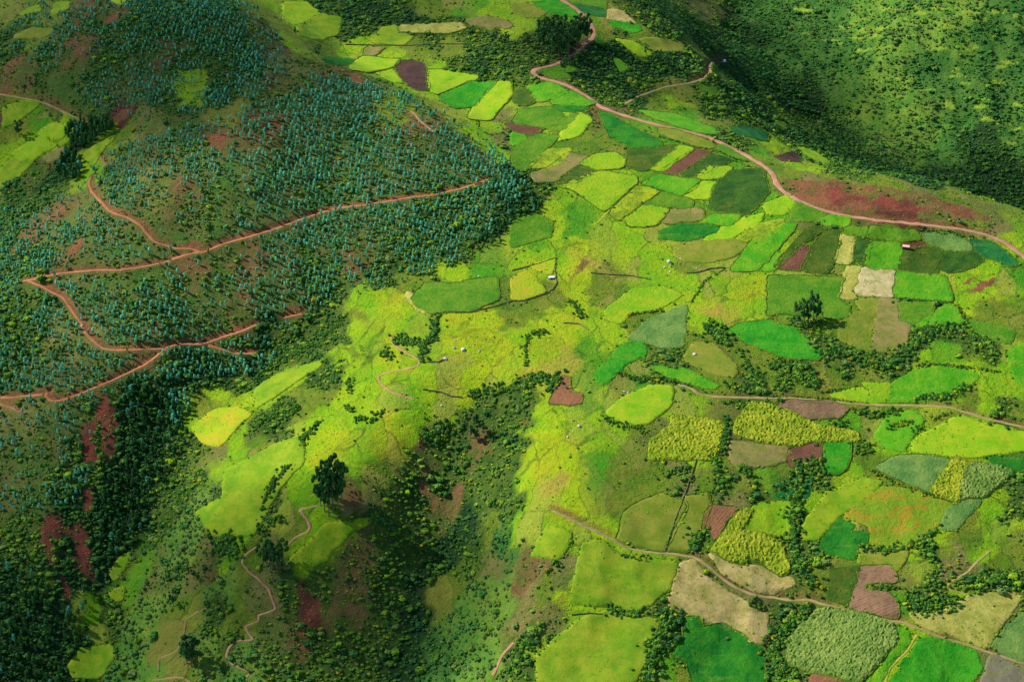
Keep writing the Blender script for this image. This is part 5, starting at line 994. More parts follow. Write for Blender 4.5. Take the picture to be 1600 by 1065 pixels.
mt = np.where(r_ < .30, 0, np.where(r_ < .46, 2, np.where(r_ < .68, 4, np.where(r_ < .70, 3, np.where(r_ < .80, 6, 1)))))
mt = np.where(wide > .5, np.where(r_ < .62, 5, np.where(r_ < .80, 1, np.where(r_ < .9, 2, 4))), mt)
mt = np.where((wm > .5) & (r_ > .4) & (r_ < .8), 2, mt); mt = np.where((wD > .5) & (r_ > .2), np.where(r_ < .4, 0, 1), mt)
UL = (P[:, 0] < -150) & (P[:, 1] > 180) & (dd > .5); mt = np.where(UL & (r_ > .35) & (r_ < .75), 5, mt)
ix = rng.integers(0, 2, N) * 7 + mt; ang = np.column_stack([rng.normal(0, .1, N), rng.normal(0, .1, N), rng.uniform(0, 6.28, N)])
sc3 = np.column_stack([s_ * rng.uniform(.8, 1.3, N), s_ * rng.uniform(.8, 1.3, N), s_ * rng.uniform(.6, 1.15, N)])
far_ = wide > .5; open_ = (dd < .16) & ~far_
# bushes standing alone on open grass are single things: the nearest ones that can be seen
u, v, f = project(P); c_ = np.where(open_ & (u > 5) & (u < 1595) & (v > 5) & (v < 1060) & (s_ > 1.0))[0]; c_ = c_[np.argsort(f[c_] / s_[c_])][:200]
for i in c_:
    o = BUSHES[ix[i]].copy(); o.name = 'bush'; COL.objects.link(o); o.location = P[i]; o.rotation_euler = ang[i]; o.scale = sc3[i]
    m_ = mt[i]; lb = {0: 'single small green bush standing on open grass', 1: 'single small dark green bush standing on open grass', 2: 'single small grey green bush standing on open grass', 3: 'single small bush with yellow flowers on open grass', 4: 'single small light green bush standing on open grass', 5: 'single small green bush standing on open grass', 6: 'single tuft of coarse yellow green grass standing on open grass'}[int(m_)]
    uu, vv = u[i], v[i]
    zz = ('in the lower left' if vv > 640 else 'in the far left') if uu < 480 else ('on the gold slope left of centre' if vv < 640 else 'above the central gully') if uu < 760 else ('near the curved wall' if vv < 480 else 'in the centre' if vv < 700 else 'at the left end of the lower track' if vv < 880 else 'near the bottom centre') if uu < 1020 else ('below the main road' if vv < 480 else 'above the middle track' if vv < 630 else 'between the middle and lower tracks' if vv < 900 else 'below the lower track')
    lb = lb.replace(' with yellow flowers', ' in yellow flower').replace('small', 'little' if s_[i] < 1.5 else 'larger').replace('standing ', '').replace('single ', '').replace('coarse ', '').replace('on open grass ', '') + ' ' + zz
    tag(o, lb, 'bush', lb)
rest = np.ones(N, bool); rest[c_] = False
near = rest & ~far_; farm = rest & far_
scatter('scrub', 'wild scrub and low bushes covering the slopes and gullies', 'scrub', P[near], ang[near], sc3[near], ix[near], GNB)
scatter('mountain_scrub', 'dense green scrub covering the pale facing slopes beyond the ravine', 'scrub', P[farm], ang[farm], sc3[farm], ix[farm], GNB)
# coarse tufts in the open grass
x, y = jit_grid(-560, 700, -420, 700, 2.3, 2.6)
dd = nearest(DENS, x, y); pt = fbm(x / 14, y / 14, 3, 130)
k = (rng.random(len(x)) < np.clip(.16 + .8 * pt, .02, .7)) & (dd < .35) & (~nearest(fmask, x, y) | (nearest(gmask, x, y) & (rng.random(len(x)) < .9))) & (nearest(RDIST, x, y) > .6)
x, y = x[k], y[k]; P = np.column_stack([x, y, hz(x, y) - .12 + .42 * nearest(gmask, x, y)]); P = P[inview(P, 150)]; N = len(P); s_ = rng.uniform(.3, .8, N)
scatter('grass_tufts', 'coarse grass tufts and low herbs scattered through the pastures', 'grass', P, np.column_stack([np.zeros(N), np.zeros(N), rng.uniform(0, 6.28, N)]), np.column_stack([s_ * 1.3, s_ * 1.3, s_ * .6]), np.where(rng.random(N) < .62, 6, 4) + 7 * rng.integers(0, 2, N), GNB)
# weeds and small shrubs along the edges of the plots
q = np.vstack([pp + rng.normal(0, 1.0, pp.shape) for pp in FPOLY]); q = q[rng.random(len(q)) < .62]; q = q[(nearest(RDIST, q[:, 0], q[:, 1]) > .4)]
P = np.column_stack([q, hz(q[:, 0], q[:, 1]) - .05]); P = P[inview(P, 40)]; N = len(P); s_ = np.clip(np.exp(rng.normal(-.25, .35, N)), .35, 1.7)
scatter('verge_plants', 'weeds and small shrubs growing along the edges of the plots', 'verge plants', P, np.column_stack([np.zeros(N), np.zeros(N), rng.uniform(0, 6.28, N)]), np.column_stack([s_, s_, s_ * .9]), rng.choice([0, 0, 4, 4, 6, 6, 2, 3], N) + 7 * rng.integers(0, 2, N), GNB)
print('COUNTS tufts', N, 'trees', NTREE, 'scrub', N, 'single bushes', len(c_), 'sap things', len(cand))
# ------------------------------------------------------------------ tall trees (trunk + crown)
def tall_tree_mesh(seed, slim=.5, open_=0.0):
    """unit tree one metre tall: returns trunk mesh data and crown mesh data"""
    g = np.random.default_rng(seed); lean = g.uniform(-.03, .03, 2)
    ax = lambda t: np.array([lean[0] * t + .01 * math.sin(5 * t + seed), lean[1] * t, t])
    V, F = tube([ax(t) for t in (-.04, .2, .5, .8, .97)], [.016, .013, .010, .006, .002], 6)
    cr = []
    nb = 15
    for k in range(nb):
        t = .30 + .66 * (k + g.random()) / nb; a = g.uniform(0, 6.28); r = .21 * slim * 2 * math.sin(math.pi * min(1, (t - .18) / .86)) ** .7 * g.uniform(.5, 1.05)
        b = ax(t - .06); e = ax(t) + np.array([math.cos(a) * r, math.sin(a) * r, .02])
        v, f = tube([b, (b + e) / 2 + [0, 0, .004], e], [.005, .004, .002], 4); o_ = len(V); V += v; F += [[q + o_ for q in ff] for ff in f]
        rr = .085 * slim * 2 * g.uniform(.7, 1.25) * (1 - .35 * t)
        cr.append((core(g, e, (rr * (.78 - .3 * open_), rr * (.78 - .3 * open_), rr * 1.0), 5, 3), 0))
        cr.append((leaves(g, int(44 * (1 - open_ * .4)), e, (rr, rr, rr * 1.35), .034, .45, .3), 0))
    CV, CF, _ = join(cr)
    return (V, F), (CV, CF)
TT = []
for k, (s_, sl_, op_) in enumerate(((51, .5, 0), (52, .55, 0), (53, .42, 0), (54, .62, 1), (55, .7, 1), (56, .3, 0), (57, .34, 0))):
    (tv, tf), (cv_, cf) = tall_tree_mesh(s_, sl_, op_)
    tm = mesh_obj('trunk', tv, tf, BARK, link=False).data; cm = mesh_obj('crown', cv_, cf, LM['dark'], link=False).data; TT.append((tm, cm))
def tall_tree(nm, u, v, h, w, kind, label, group=None, rz=None):
    p = land([(u, v)])[0]
    if np.isnan(p[0]): return
    if group in (G2,): h *= 1.14
    r = empty(nm, (p[0], p[1], float(hz(*p))), rng.uniform(0, 6.28) if rz is None else rz); r.scale = (h * w, h * w, h)
    for n_, me in zip(('trunk', 'crown'), TT[kind]):
        c = bpy.data.objects.new(n_, me); COL.objects.link(c); c.parent = r
    tag(r, label, 'tree', group)
G2 = 'big dark group of trees on the grassy spur'
G1 = 'group of tall trees on the smooth green field'
for u, v, h, w, k, lb in [(1245, 509, 21, .95, 3, 'leftmost tall tree of the group on the broad smooth green field'), (1254, 502, 20, .9, 4, 'second tall tree from the left in the group on the broad smooth green field'), (1263, 501, 23, .9, 3, 'middle tall tree of the group on the broad smooth green field'),
    (1270, 500, 26, .9, 3, 'tallest dark tree of the group on the broad smooth green field'), (1276, 501, 20, .95, 0, 'rightmost tall tree of the group on the broad smooth green field'), (1266, 505, 17, 1.0, 4, 'shorter front tree of the group on the broad smooth green field')]:
    tall_tree('eucalyptus_tree', u, v, h, w, k, lb, G1)
tall_tree('eucalyptus_tree', 1285, 497, 6, 1.0, 5, 'lone sapling just right of the tall group on the broad smooth green field')
G2 = 'big dark group of trees on the grassy spur'
for u, v, h, w, k, lb in [(501, 790, 29, .72, 0, 'leftmost tree of the big dark group on the grassy spur'), (507, 798, 32, .72, 1, 'second tree from the left in the big dark group on the grassy spur'), (514, 806, 33, .7, 0, 'front tree with a pale trunk in the big dark group on the grassy spur'),
    (521, 800, 31, .72, 1, 'right front tree of the big dark group on the grassy spur'), (519, 790, 37, .7, 0, 'central tall tree of the big dark group on the grassy spur'), (529, 790, 37, .72, 0, 'open crowned tall tree at the right of the big dark group on the grassy spur'), (534, 784, 30, .75, 1, 'rightmost tree of the big dark group on the grassy spur'), (511, 786, 33, .75, 1, 'rear tree of the big dark group on the grassy spur')]:
    tall_tree('eucalyptus_tree', u, v, h, w, k, lb, G2)
G3 = 'loose trees beside the lower footpath'
for u, v, h, w, k, lb in [(412, 885, 24, .9, 4, 'leftmost of the loose trees above the lower footpath'), (422, 893, 28, .9, 0, 'tallest of the loose trees above the lower footpath'), (433, 894, 25, .9, 1, 'front one of the loose trees above the lower footpath'), (443, 884, 24, .95, 0, 'densest of the loose trees above the lower footpath')]:
    tall_tree('eucalyptus_tree', u, v, h, w, k, lb, G3)
for u, v, h, w, k, lb in [(292, 1036, 23, 1.2, 2, 'left one of three dark narrow trees near the bottom edge'), (299, 1041, 28, 1.15, 2, 'tallest middle one of three dark narrow trees near the bottom edge'), (307, 1034, 23, 1.1, 2, 'right one of three dark narrow trees near the bottom edge')]:
    tall_tree('cypress_tree', u, v, h, w, k, lb, 'three dark narrow trees near the bottom edge')
for u, v, h, w, k, lb in [(735, 684, 24, 1.0, 3, 'taller left tree of the pair above the central gully'), (749, 690, 18, 1.1, 4, 'shorter right tree of the pair above the central gully')]:
    tall_tree('eucalyptus_tree', u, v, h, w, k, lb, 'pair of trees above the central gully')
gp = [(846, 72), (852, 80), (858, 70), (864, 84), (870, 76), (877, 86), (884, 74), (890, 80), (895, 66), (901, 72), (907, 62), (912, 68), (868, 64), (880, 66), (855, 62), (900, 84 - 24), (848, 82), (873, 90), (887, 88), (918, 66), (862, 92)]
for i, (u, v) in enumerate(gp):
    tall_tree('eucalyptus_tree', u, v, rng.uniform(22, 29), 1.0, int(rng.choice([0, 1, 2])), 'tall dark tree packed in the grove inside the hairpin of the upper road', 'grove inside the hairpin of the upper road')
for nm, u, v, h, w, k, lb in [('eucalyptus_tree', 823, 74, 15, 1.1, 0, 'dark tree standing alone just left of the upper grove'), ('eucalyptus_tree', 882, 113, 17, 1.2, 1, 'dark tree in the bend where the road turns back below the grove'),
    ('eucalyptus_tree', 1010, 88, 12, 1.0, 0, 'dark tree at the end of the narrow lime strip on the upper spur'), ('eucalyptus_tree', 1030, 101, 16, 1.0, 1, 'left one of the two dark trees among bushes on the upper spur'), ('eucalyptus_tree', 1047, 108, 16, 1.0, 0, 'right one of the two dark trees among bushes on the upper spur'),
    ('cypress_tree', 1148, 221, 10, 1.0, 2, 'small dark pointed tree beside the bluish green field across the road'), ('eucalyptus_tree', 776, 65, 13, 1.3, 0, 'left one of two small dark trees in the scrub near the top'), ('eucalyptus_tree', 792, 66, 11, 1.2, 1, 'right one of two small dark trees in the scrub near the top'),
    ('eucalyptus_tree', 498, 90, 13, 1.3, 0, 'dark tree on the rim of the plantation hill below the top pastures'), ('eucalyptus_tree', 462, 56, 9, 1.0, 2, 'thin dark tree on the pasture left of the grassy knoll'), ('eucalyptus_tree', 747, 202, 9, 1.2, 0, 'small dark tree at the foot of the lime field beside the plantation'),
    ('eucalyptus_tree', 31, 214, 17, 1.2, 1, 'single tall dark tree among the lime plots on the far left'), ('cypress_tree', 303, 905, 13, 1.0, 2, 'dark conifer on the tan slope left of the footpath, the upper one'), ('cypress_tree', 271, 947, 15, 1.0, 2, 'dark conifer on the tan slope left of the footpath, the lower one'),
    ('cypress_tree', 939, 540, 0, 1, 2, '')]:
    if h: tall_tree(nm, u, v, h, w, k, lb)

# ------------------------------------------------------------------ pale boulders
def plain(name, a, b, sc=1.5, rough=.85):
    n_ = NT(name); p = n_.pos(); n_.color(n_.mix(n_.noise(p, sc, 4, .65), s2l(a, ALB * 1.05), s2l(b, ALB * 1.05))); n_.b.inputs['Roughness'].default_value = rough; return n_.m
ROCK = plain('pale_granite', (232, 222, 214), (180, 170, 160))
def rock_mesh(seed):
    import bmesh
    bm = bmesh.new(); bmesh.ops.create_icosphere(bm, subdivisions=3, radius=1)
    g = np.random.default_rng(seed); pl = [(lambda d_: (d_ / np.linalg.norm(d_), g.uniform(.62, .95)))(g.normal(size=3)) for _ in range(12)]
    for v in bm.verts:
        c = np.array(v.co)
        for n_, d_ in pl:
            e = c @ n_ - d_
            if e > 0: c = c - n_ * e * .9
        c = c * (1 + .05 * g.normal()); c[2] *= .75; v.co = c
    me = bpy.data.meshes.new('rock'); bm.to_mesh(me); bm.free(); me.materials.append(ROCK); return me
RKS = [rock_mesh(s_) for s_ in (71, 72, 73)]
BLD = [(1045, 408, 2.3, 'largest pale boulder of the cluster in the upper centre pasture'), (1038, 417.5, 1.1, 'small pale boulder at the lower left of the boulder cluster in the upper centre'), (1048, 412.5, 1.0, 'tiny pale boulder directly below the largest one in the upper centre'), (1046.5, 424, 1.2, 'lowest pale boulder of the cluster in the upper centre'),
 (1063, 404, 1.0, 'small pale boulder among the bushes right of the boulder cluster'), (1088, 419, .9, 'isolated pale boulder at the left end of a dark wall in the upper centre'), (1085, 553, 2.0, 'single large pale boulder on the bare edged olive pasture'),
 (905, 665, 1.8, 'pale boulder next to a dark bush below the rust red plot'), (895.5, 673, .7, 'tiny pale boulder just left of the bush below the rust red plot'), (724, 545.5, 2.4, 'largest pale boulder on the gold slope, at the left of a brown hollow'), (709.5, 543, 1.5, 'pale boulder left of the largest one on the gold slope'),
 (711, 531.5, 1.1, 'uppermost pale boulder on the gold slope'), (696, 560, 1.9, 'pale boulder on the thin dark wall of the gold slope'), (749, 548, 1.1, 'pale boulder at the right end of a brown hollow on the gold slope'), (887, 682, 1.2, 'pale boulder on the gold pasture above the website of tracks in the lower centre'),
 (748, 431.5, 1.0, 'pale boulder near the top of the dark green crop field'), (975, 611, 1.0, 'left pale boulder of a small pair below the deep green slanting field'), (981, 613, 1.1, 'right pale boulder of a small pair below the deep green slanting field'), (128, 509, 1.3, 'pale boulder lying on the red switchback road'),
 (690, 633, 1.0, 'pale boulder on the lime slope under the thin dark wall'), (862, 456, .8, 'small pale stone beside the curved wall below the hut')]
for i, (u, v, s_, lb) in enumerate(BLD):
    if 'website' in lb: lb = 'pale boulder on the gold pasture left of the bush row in the lower centre'
    p = land([(u, v + s_ * .6)])[0]; o = bpy.data.objects.new('boulder', RKS[i % 3]); COL.objects.link(o)
    o.location = (p[0], p[1], float(hz(*p)) + s_ * .35); o.scale = (s_ * 1.15, s_ * .95, s_ * 1.05); o.rotation_euler = (0, 0, rng.uniform(0, 6.28)); o.scale = tuple(q * .82 for q in o.scale); tag(o, lb, 'boulder', 'pale boulders on the pastures')

# ------------------------------------------------------------------ dry stone and earth walls
WALLM = plain('weathered_wall_stone', (128, 124, 84), (78, 88, 46), .9)
WALLS = [('Z', '674,491 700,487 735,488 770,480 800,471 820,470 843,463 856,458 864,452 870,442 868,434', 'curved dark wall below the white roofed hut'), ('Z', '869,434 866,420 869,403', 'short upright wall segment just above the white roofed hut'), ('Z', '869,403 845,411 820,418 800,423', 'dark wall along the upper edge of the gold corner by the hut'),
 ('Z', '1088,716 1077,753 1063,790 1053,817 1038,862', 'long straight wall running down between two olive pastures'), ('Z', '573,115 595,112 613,107 623,95', 'dark curved wall left of the dark purplish ploughed field'), ('Z', '683,149 710,138 737,127', 'dark wall along the lower edge of the lime pasture right of the purplish field'),
 ('Z', '540,70 580,71 640,72 690,69 730,70', 'thin wall running across the upper pastures'), ('Z', '622,52 660,53 697,54', 'wall below the long pale tan terrace'), ('Z', '923,427 950,429 985,431 1017,437', 'low wall in the pasture left of the boulder cluster'), ('Z', '1073,427 1090,426 1110,420 1133,418', 'dark wall right of the boulder cluster'),
 ('Z', '660,608 675,611 690,613 705,619 723,621', 'short dark wall across the foot of the gold slope'), ('Z', '667,566 684,566 694,562', 'thin dark wall joining the pale boulder on the gold slope'), ('Z', '893,960 920,958 947,959', 'low wall along the top of the wide lime pasture'), ('Z', '896,905 910,885 925,865 933,850', 'faint wall slanting up the lime pasture under the banked track'),
 ('Z', '1400,690 1440,700 1480,708 1520,716', 'faint wall across the big pale lime pasture'), ('Z', '1150,500 1180,500 1215,498 1240,502', 'wall along the top of the smooth oval field'), ('Z', '880,505 905,506 920,516', 'short brown wall above the dark bushes in the centre'), ('Z', '865,505 885,503 905,505', 'short wall left of the brown one in the centre')]
for tl, s_, lb in WALLS[:13] + WALLS[16:17]:
    a_ = parse(tl, s_); pl = land(np.array([a + (b - a) * t for a, b in zip(a_[:-1], a_[1:]) for t in np.linspace(0, 1, 6)[:-1]] + [a_[-1]])); pl = pl[~np.isnan(pl[:, 0])]
    if len(pl) < 3: continue
    L = np.concatenate([[0], np.cumsum(np.hypot(*np.diff(pl, axis=0).T))]); n_ = max(4, int(L[-1] / .9)); t = np.linspace(0, L[-1], n_)
    c = np.stack([np.interp(t, L, pl[:, 0]), np.interp(t, L, pl[:, 1])], 1) + .35 * np.stack([fbm(t / 5, t * 0 + 3, 2), fbm(t / 5, t * 0 + 9, 2)], 1)
    tn = np.gradient(c, axis=0); tn /= np.linalg.norm(tn, axis=1)[:, None] + 1e-9; nr = np.stack([-tn[:, 1], tn[:, 0]], 1); hh_ = .55 + .35 * rng.random(n_); ww = .28 + .12 * rng.random(n_)
    rows = []
    for a, z_ in ((-1.25, -.5), (-1, .0), (-.8, .8), (.0, 1.0), (.8, .85), (1, .0), (1.25, -.5)):
        xy = c + nr * (a * ww)[:, None]; zz = hz(c[:, 0], c[:, 1]) + (hh_ * z_ * (1 + .12 * rng.normal(size=n_)) if z_ >= 0 else z_) + .35 * (z_ > 0); rows.append(np.column_stack([xy, zz]))
    V = np.stack(rows, 1).reshape(-1, 3); ii = np.arange(n_ * 7).reshape(n_, 7); Fq = np.stack([ii[:-1, :-1], ii[:-1, 1:], ii[1:, 1:], ii[1:, :-1]], -1).reshape(-1, 4).tolist(); Fq += [ii[0].tolist(), ii[-1][::-1].tolist()]
    tag(mesh_obj('stone_wall', V, Fq, WALLM), lb, 'stone wall', 'stone walls between pastures')

# ------------------------------------------------------------------ houses
def box(x0, x1, y0, y1, z0, z1):
    V = [(x, y, z) for z in (z0, z1) for x, y in ((x0, y0), (x1, y0), (x1, y1), (x0, y1))]
    return V, [[3, 2, 1, 0], [4, 5, 6, 7], [0, 1, 5, 4], [1, 2, 6, 5], [2, 3, 7, 6], [3, 0, 4, 7]]
ADOBE = plain('dark_adobe', (112, 62, 60), (84, 48, 50)); PINK = plain('pale_pink_roof_tiles', (250, 196, 180), (226, 168, 152), 3); TIN = plain('whitewashed_tin', (250, 250, 250), (226, 232, 240), 1, .5); GREY = plain('blue_grey_wall', (120, 136, 150), (88, 100, 112)); WOOD = plain('dark_wood', (60, 44, 34), (44, 34, 28)); GLASSD = plain('dark_glass', (34, 44, 54), (24, 30, 40), 1, .15)
def house(nm, u, v, rz, w, dpt, hw, hr, wallm, roofm, label, gap):
    p = land([(u, v)])[0]; r = empty(nm, (p[0], p[1], float(hz(*p)) - .1), rz)
    V, F = box(-w / 2, w / 2, -dpt / 2, dpt / 2, -.8, hw); o_ = len(V)   # walls with gables
    V += [(-w / 2, -dpt / 2, hw), (-w / 2, dpt / 2, hw), (-w / 2, 0, hw + hr), (w / 2, -dpt / 2, hw), (w / 2, dpt / 2, hw), (w / 2, 0, hw + hr)]
    F = [f for f in F if f != [4, 5, 6, 7]] + [[7, 4, o_ + 2], [5, 6, o_ + 5]]; mesh_obj('wall', V, F, wallm, r)
    e = .45; th = .12
    for sgn in (-1, 1):
        y0, z0 = sgn * (dpt / 2 + e), hw - e * hr / (dpt / 2); y1, z1 = sgn * gap, hw + hr - gap * hr / (dpt / 2)
        A = [(-w / 2 - e, y0, z0), (w / 2 + e, y0, z0), (w / 2 + e, y1, z1), (-w / 2 - e, y1, z1)]
        V = [(a, b, c + .03) for a, b, c in A] + [(a, b, c + .03 + th) for a, b, c in A]
        F = [[3, 2, 1, 0], [4, 5, 6, 7], [0, 1, 5, 4], [1, 2, 6, 5], [2, 3, 7, 6], [3, 0, 4, 7]]
        if sgn > 0: F = [f[::-1] for f in F]
        mesh_obj('roof', V, F, roofm, r)
    V, F = box(-w / 2 - e, w / 2 + e, -gap - .02, gap + .02, hw + hr - .05, hw + hr + .2); mesh_obj('ridge', V, F, WOOD if gap > .2 else roofm, r)
    V, F = box(-.45, .45, -dpt / 2 - .06, -dpt / 2 + .04, -.05, 1.9); dr = mesh_obj('door', V, F, WOOD, r)
    V, F = box(.28, .34, -dpt / 2 - .12, -dpt / 2 - .05, .9, 1.0); mesh_obj('handle', V, F, TIN, dr)
    for sx in (-1, 1):
        V, F = box(sx * w * .33 - .35, sx * w * .33 + .35, -dpt / 2 - .05, -dpt / 2 + .04, 1.0, 1.75); wn_ = mesh_obj('window', V, F, WOOD, r)
        V, F = box(sx * w * .33 - .28, sx * w * .33 + .28, -dpt / 2 - .08, -dpt / 2 - .03, 1.07, 1.68); mesh_obj('pane', V, F, GLASSD, wn_)
    tag(r, label, 'house')
house('adobe_house', 1415.5, 388, R(-16), 5.0, 3.6, 2.5, 1.2, ADOBE, PINK, 'small adobe house with pale pink roof and dark red walls among green fields', .38)
house('shepherd_hut', 861.5, 435, R(6), 4.2, 2.6, 1.7, .6, GREY, TIN, 'tiny hut with a white roof inside the curved wall', .08)

# ------------------------------------------------------------------ van on the side road, two people on the track
def lathe(cx, cy, cz, r, w, seg=14):
    V = []; F = []
    for y, rr in ((-w / 2, r * .8), (-w / 2, r), (w / 2, r), (w / 2, r * .8)):
        for k in range(seg): a = 2 * math.pi * k / seg; V.append((cx + math.cos(a) * rr, cy + y, cz + math.sin(a) * rr))
    for i in range(3):
        for k in range(seg): F.append([i * seg + k, (i + 1) * seg + k, (i + 1) * seg + (k + 1) % seg, i * seg + (k + 1) % seg])
    F += [list(range(seg)), list(range(3 * seg, 4 * seg))[::-1]]; return V, F
p = land([(1132, 97.5)])[0]; q_ = land([(1124, 98.5)])[0]; vz = math.atan2(*(p - q_)[::-1])
van = empty('van', (p[0], p[1], float(hz(*p)) + .3), vz)
prof = [(-2.9, .35), (-2.95, .9), (-2.9, 2.15), (-2.7, 2.35), (1.5, 2.35), (1.75, 2.25), (2.35, 1.35), (2.95, 1.1), (3.0, .5), (2.9, .35)]
V = [(x, -1 + .06 * (z > 1.3), z) for x, z in prof] + [(x, 1 - .06 * (z > 1.3), z) for x, z in prof]; n_ = len(prof)
F = [list(range(n_)), list(range(n_, 2 * n_))[::-1]] + [[k, k + n_, (k + 1) % n_ + n_, (k + 1) % n_] for k in range(n_)]
PAINT = plain('white_vehicle_paint', (245, 247, 250), (235, 238, 242), .5, .3); RUB = plain('rubber', (34, 34, 34), (24, 24, 24)); LAMP = plain('lamp_plastic', (235, 235, 220), (225, 225, 210), 2, .2); REDL = plain('red_lamp_plastic', (160, 20, 20), (140, 16, 16), 2, .2)
mesh_obj('body', V, F, PAINT, van)
for sy in (-1, 1):
    for x0, x1 in ((-2.6, -1.3), (-1.15, .1), (.25, 1.45)):
        V, F = box(x0, x1, sy * .96 - .03, sy * .96 + .03, 1.4, 2.0); mesh_obj('side_window', V, F, GLASSD, van)
    for x in (-1.9, 1.9):
        w_ = mesh_obj('wheel', *lathe(x, sy * .9, .36, .36, .24), RUB, van); mesh_obj('rim', *lathe(x, sy * 1.0, .36, .2, .08), PAINT, w_)
    V, F = box(2.93, 3.03, sy * .72 - .16, sy * .72 + .16, .72, .92); mesh_obj('headlight', V, F, LAMP, van)
    V, F = box(-2.98, -2.9, sy * .82 - .1, sy * .82 + .1, .9, 1.3); mesh_obj('tail_light', V, F, REDL, van)
V = [(1.83, -.84, 2.18), (1.83, .84, 2.18), (2.37, .88, 1.38), (2.37, -.88, 1.38), (1.79, -.84, 2.14), (1.79, .84, 2.14), (2.33, .88, 1.34), (2.33, -.88, 1.34)]
mesh_obj('windscreen', V, [[0, 3, 2, 1], [4, 5, 6, 7], [0, 1, 5, 4], [1, 2, 6, 5], [2, 3, 7, 6], [3, 0, 4, 7]], GLASSD, van)
tag(van, 'white van parked at the far end of the side road above the ravine', 'van')

def skinned(name, verts, edges, rad, mat, parent, root=0):
    me = bpy.data.meshes.new(name); me.from_pydata(verts, edges, []); me.materials.append(mat); o = bpy.data.objects.new(name, me); COL.objects.link(o); o.parent = parent
    md = o.modifiers.new('skin', 'SKIN'); md.use_smooth_shade = True
    for i, r_ in enumerate(rad): me.skin_vertices[0].data[i].radius = (r_, r_); me.skin_vertices[0].data[i].use_root = (i == root)
    s2 = o.modifiers.new('sub', 'SUBSURF'); s2.levels = s2.render_levels = 1; return o
SKIN = plain('skin', (150, 100, 72), (138, 90, 64)); HAIR = plain('black_hair', (28, 22, 20), (20, 16, 14))
def person(u, v, rz, top, low, label, stride, hatm):
    p = land([(u, v)])[0]; r = empty('person', (p[0], p[1], float(hz(*p)) + .28), rz)
    s = stride
    Vb = [(0, 0, .93), (0, 0, 1.12), (0, .01, 1.34), (0, .0, 1.46), (0, -.01, 1.55), (0, -.02, 1.64), (0, -.01, 1.70),
          (-.17, 0, 1.39), (-.22, -.04 + s * .5, 1.12), (-.2, -.12 + s * .7, .9), (.17, 0, 1.39), (.22, -.04 - s * .5, 1.12), (.2, -.12 - s * .7, .9),
          (-.09, 0, .86), (-.1, -s * .5, .48), (-.1, -s * .9 + .04, .09), (-.1, -s * .9 - .12, .04), (.09, 0, .86), (.1, s * .5 - .03, .48), (.1, s * .9 + .04, .09), (.1, s * .9 - .12, .04)]
    E = [(0, 1), (1, 2), (2, 3), (3, 4), (4, 5), (5, 6), (2, 7), (7, 8), (8, 9), (2, 10), (10, 11), (11, 12), (0, 13), (13, 14), (14, 15), (15, 16), (0, 17), (17, 18), (18, 19), (19, 20)]
    rad = [.13, .12, .13, .055, .08, .095, .07, .06, .045, .033, .06, .045, .033, .085, .06, .042, .035, .085, .06, .042, .035]
    for sx, k in ((-1, 9), (1, 12)):       # five short fingers on each hand
        b = np.array(Vb[k]); hp = len(Vb); Vb.append(tuple(b + [0, -.02, -.07])); E.append((k, hp)); rad.append(.026)
        for f_, (dx, ln_) in enumerate(((-.03, .06), (-.01, .075), (.01, .07), (.03, .055))):
            i = len(Vb); Vb += [tuple(b + [dx * .8, -.02, -.11]), tuple(b + [dx, -.045, -.11 - ln_ * .8])]; E += [(hp, i), (i, i + 1)]; rad += [.009, .007]
        i = len(Vb); Vb.append(tuple(b + [-sx * .035, -.05, -.08])); E.append((hp, i)); rad.append(.009)
    skinned('body', Vb, E, rad, SKIN, r)
    skinned('shirt', [(0, 0, .98), (0, 0, 1.15), (0, .01, 1.33), (0, 0, 1.43), (-.17, 0, 1.385), (-.22, -.04 + s * .5, 1.12), (-.205, -.10 + s * .65, .96), (.17, 0, 1.385), (.22, -.04 - s * .5, 1.12), (.205, -.10 - s * .65, .96)], [(0, 1), (1, 2), (2, 3), (2, 4), (4, 5), (5, 6), (2, 7), (7, 8), (8, 9)], [.155, .15, .155, .08, .08, .062, .055, .08, .062, .055], top, r)
    skinned('trousers', [(0, 0, .96), (-.09, 0, .86), (-.1, -s * .5, .48), (-.1, -s * .88 + .03, .16), (.09, 0, .86), (.1, s * .5 - .03, .48), (.1, s * .88 + .03, .16)], [(0, 1), (1, 2), (2, 3), (0, 4), (4, 5), (5, 6)], [.15, .11, .078, .062, .11, .078, .062], low, r)
    skinned('hair', [(0, .015, 1.72), (0, .05, 1.66), (0, .05, 1.58)], [(0, 1), (1, 2)], [.085, .075, .05], HAIR, r)
    hv, hf = lathe(0, 0, 0, .2, .02, 14); hv = [(x, z - .0, y + 1.75) for x, y, z in hv]; t_, f2 = lathe(0, 0, 0, .1, .12, 12); o_ = len(hv); hv += [(x, z, y + 1.82) for x, y, z in t_]; hf = hf + [[q + o_ for q in f] for f in f2]; mesh_obj('hat', hv, hf, hatm, r)
    for sx in (-1, 1): mesh_obj('eye', *(lambda c: ([(c[0] + a * .011, c[1] + b * .008, c[2] + d_ * .009) for a, b, d_ in ((1, 0, 0), (-1, 0, 0), (0, 1, 0), (0, -1, 0), (0, 0, 1), (0, 0, -1))], [[0, 2, 4], [2, 1, 4], [1, 3, 4], [3, 0, 4], [2, 0, 5], [1, 2, 5], [3, 1, 5], [0, 3, 5]]))((sx * .034, -.105, 1.645)), HAIR, r)
    skinned('nose', [(0, -.095, 1.655), (0, -.118, 1.62)], [(0, 1)], [.012, .015], SKIN, r)
    tag(r, label, 'person', 'people walking on the lower track')
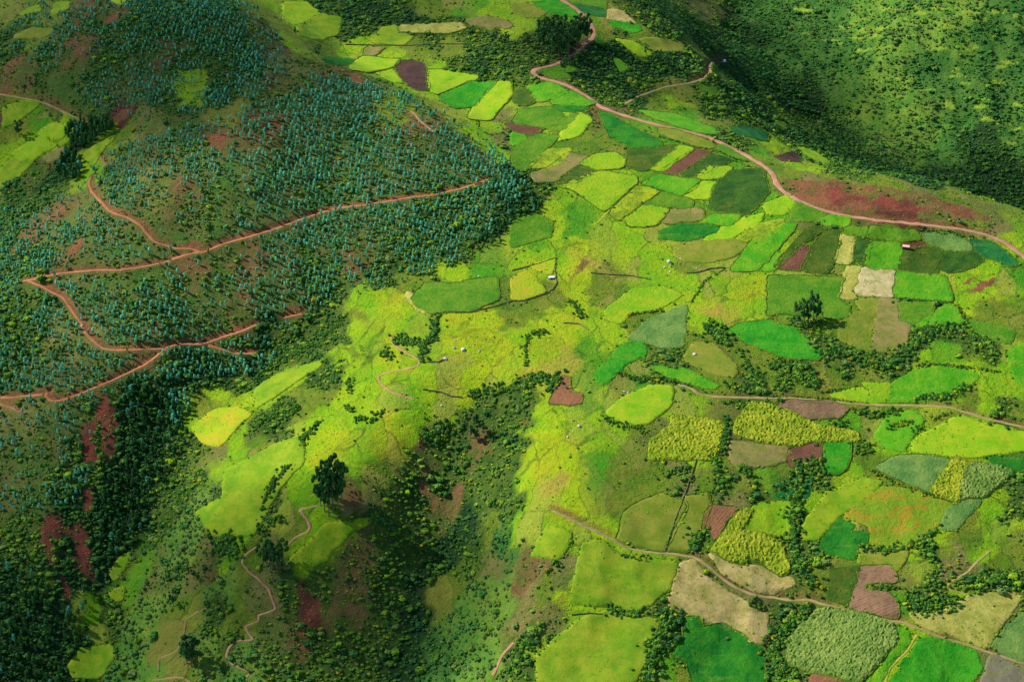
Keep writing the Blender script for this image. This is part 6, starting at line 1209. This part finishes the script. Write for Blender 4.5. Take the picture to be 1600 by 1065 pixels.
WHITE = plain('white_cloth', (240, 236, 240), (220, 216, 224)); ORNG = plain('orange_cloth', (240, 120, 30), (220, 100, 24)); DKC = plain('dark_cloth', (60, 52, 70), (44, 40, 54)); STRW = plain('straw_hat', (220, 200, 150), (200, 180, 130))
person(1347, 960.5, R(70), WHITE, DKC, 'person in white walking on the lower track, left of one in orange', .22, STRW)
person(1350.5, 961.5, R(76), ORNG, DKC, 'person in orange walking on the lower track, right of one in white', -.2, WHITE)

# ------------------------------------------------------------------ clouds high between the sun and the land (outside the picture; their shade is in it)
def cloud_mat(s_):
    m_ = bpy.data.materials.new('cloud_vapour'); m_.use_nodes = True; t_ = m_.node_tree; t_.nodes.clear(); o_ = t_.nodes.new('ShaderNodeOutputMaterial'); v_ = t_.nodes.new('ShaderNodeVolumePrincipled')
    v_.inputs['Density'].default_value = s_; v_.inputs['Color'].default_value = (.9, .92, .95, 1); t_.links.new(v_.outputs[0], o_.inputs['Volume']); return m_
ALT = 1500.0
CLOUDS = [(150, 60, 210, 170, .40), (330, 120, 120, 90, .52), (70, 930, 170, 120, .50), (600, 930, 110, 66, .42), (640, 10, 200, 70, .62), (950, 105, 80, 60, .42), (1120, 60, 110, 190, .58), (1260, 200, 90, 120, .64), (1530, 290, 130, 60, .52),
          (450, 975, 100, 50, .65), (60, 620, 90, 60, .7)]
import bmesh
for ci2, (u, v, rx, ry, T_) in enumerate(CLOUDS):
    g0 = land([(u, v)])[0]
    if np.isnan(g0[0]): continue
    z0 = float(hz(*g0)); c = np.array([g0[0], g0[1], z0]) + SUN * (ALT + 60 * (ci2 % 4) - z0) / SUN[2]
    th = 70.0; bm = bmesh.new(); bmesh.ops.create_icosphere(bm, subdivisions=5, radius=1)
    for w_ in bm.verts:
        q = np.array(w_.co); k_ = 1 + .30 * float(fbm(np.array([q[0] * 2.2 + ci2 * 7 + 20]), np.array([q[1] * 2.2 + q[2] + 20]), 4, ci2)[0]); w_.co = Vector((q[0] * rx * k_, q[1] * ry * k_, q[2] * th * k_))
    me = bpy.data.meshes.new('cloud'); bm.to_mesh(me); bm.free(); me.materials.append(cloud_mat(-math.log(T_) / (2 * th / SUN[2] * .8)))
    o = bpy.data.objects.new('cloud', me); COL.objects.link(o); o.location = c; tag(o, kind='structure')
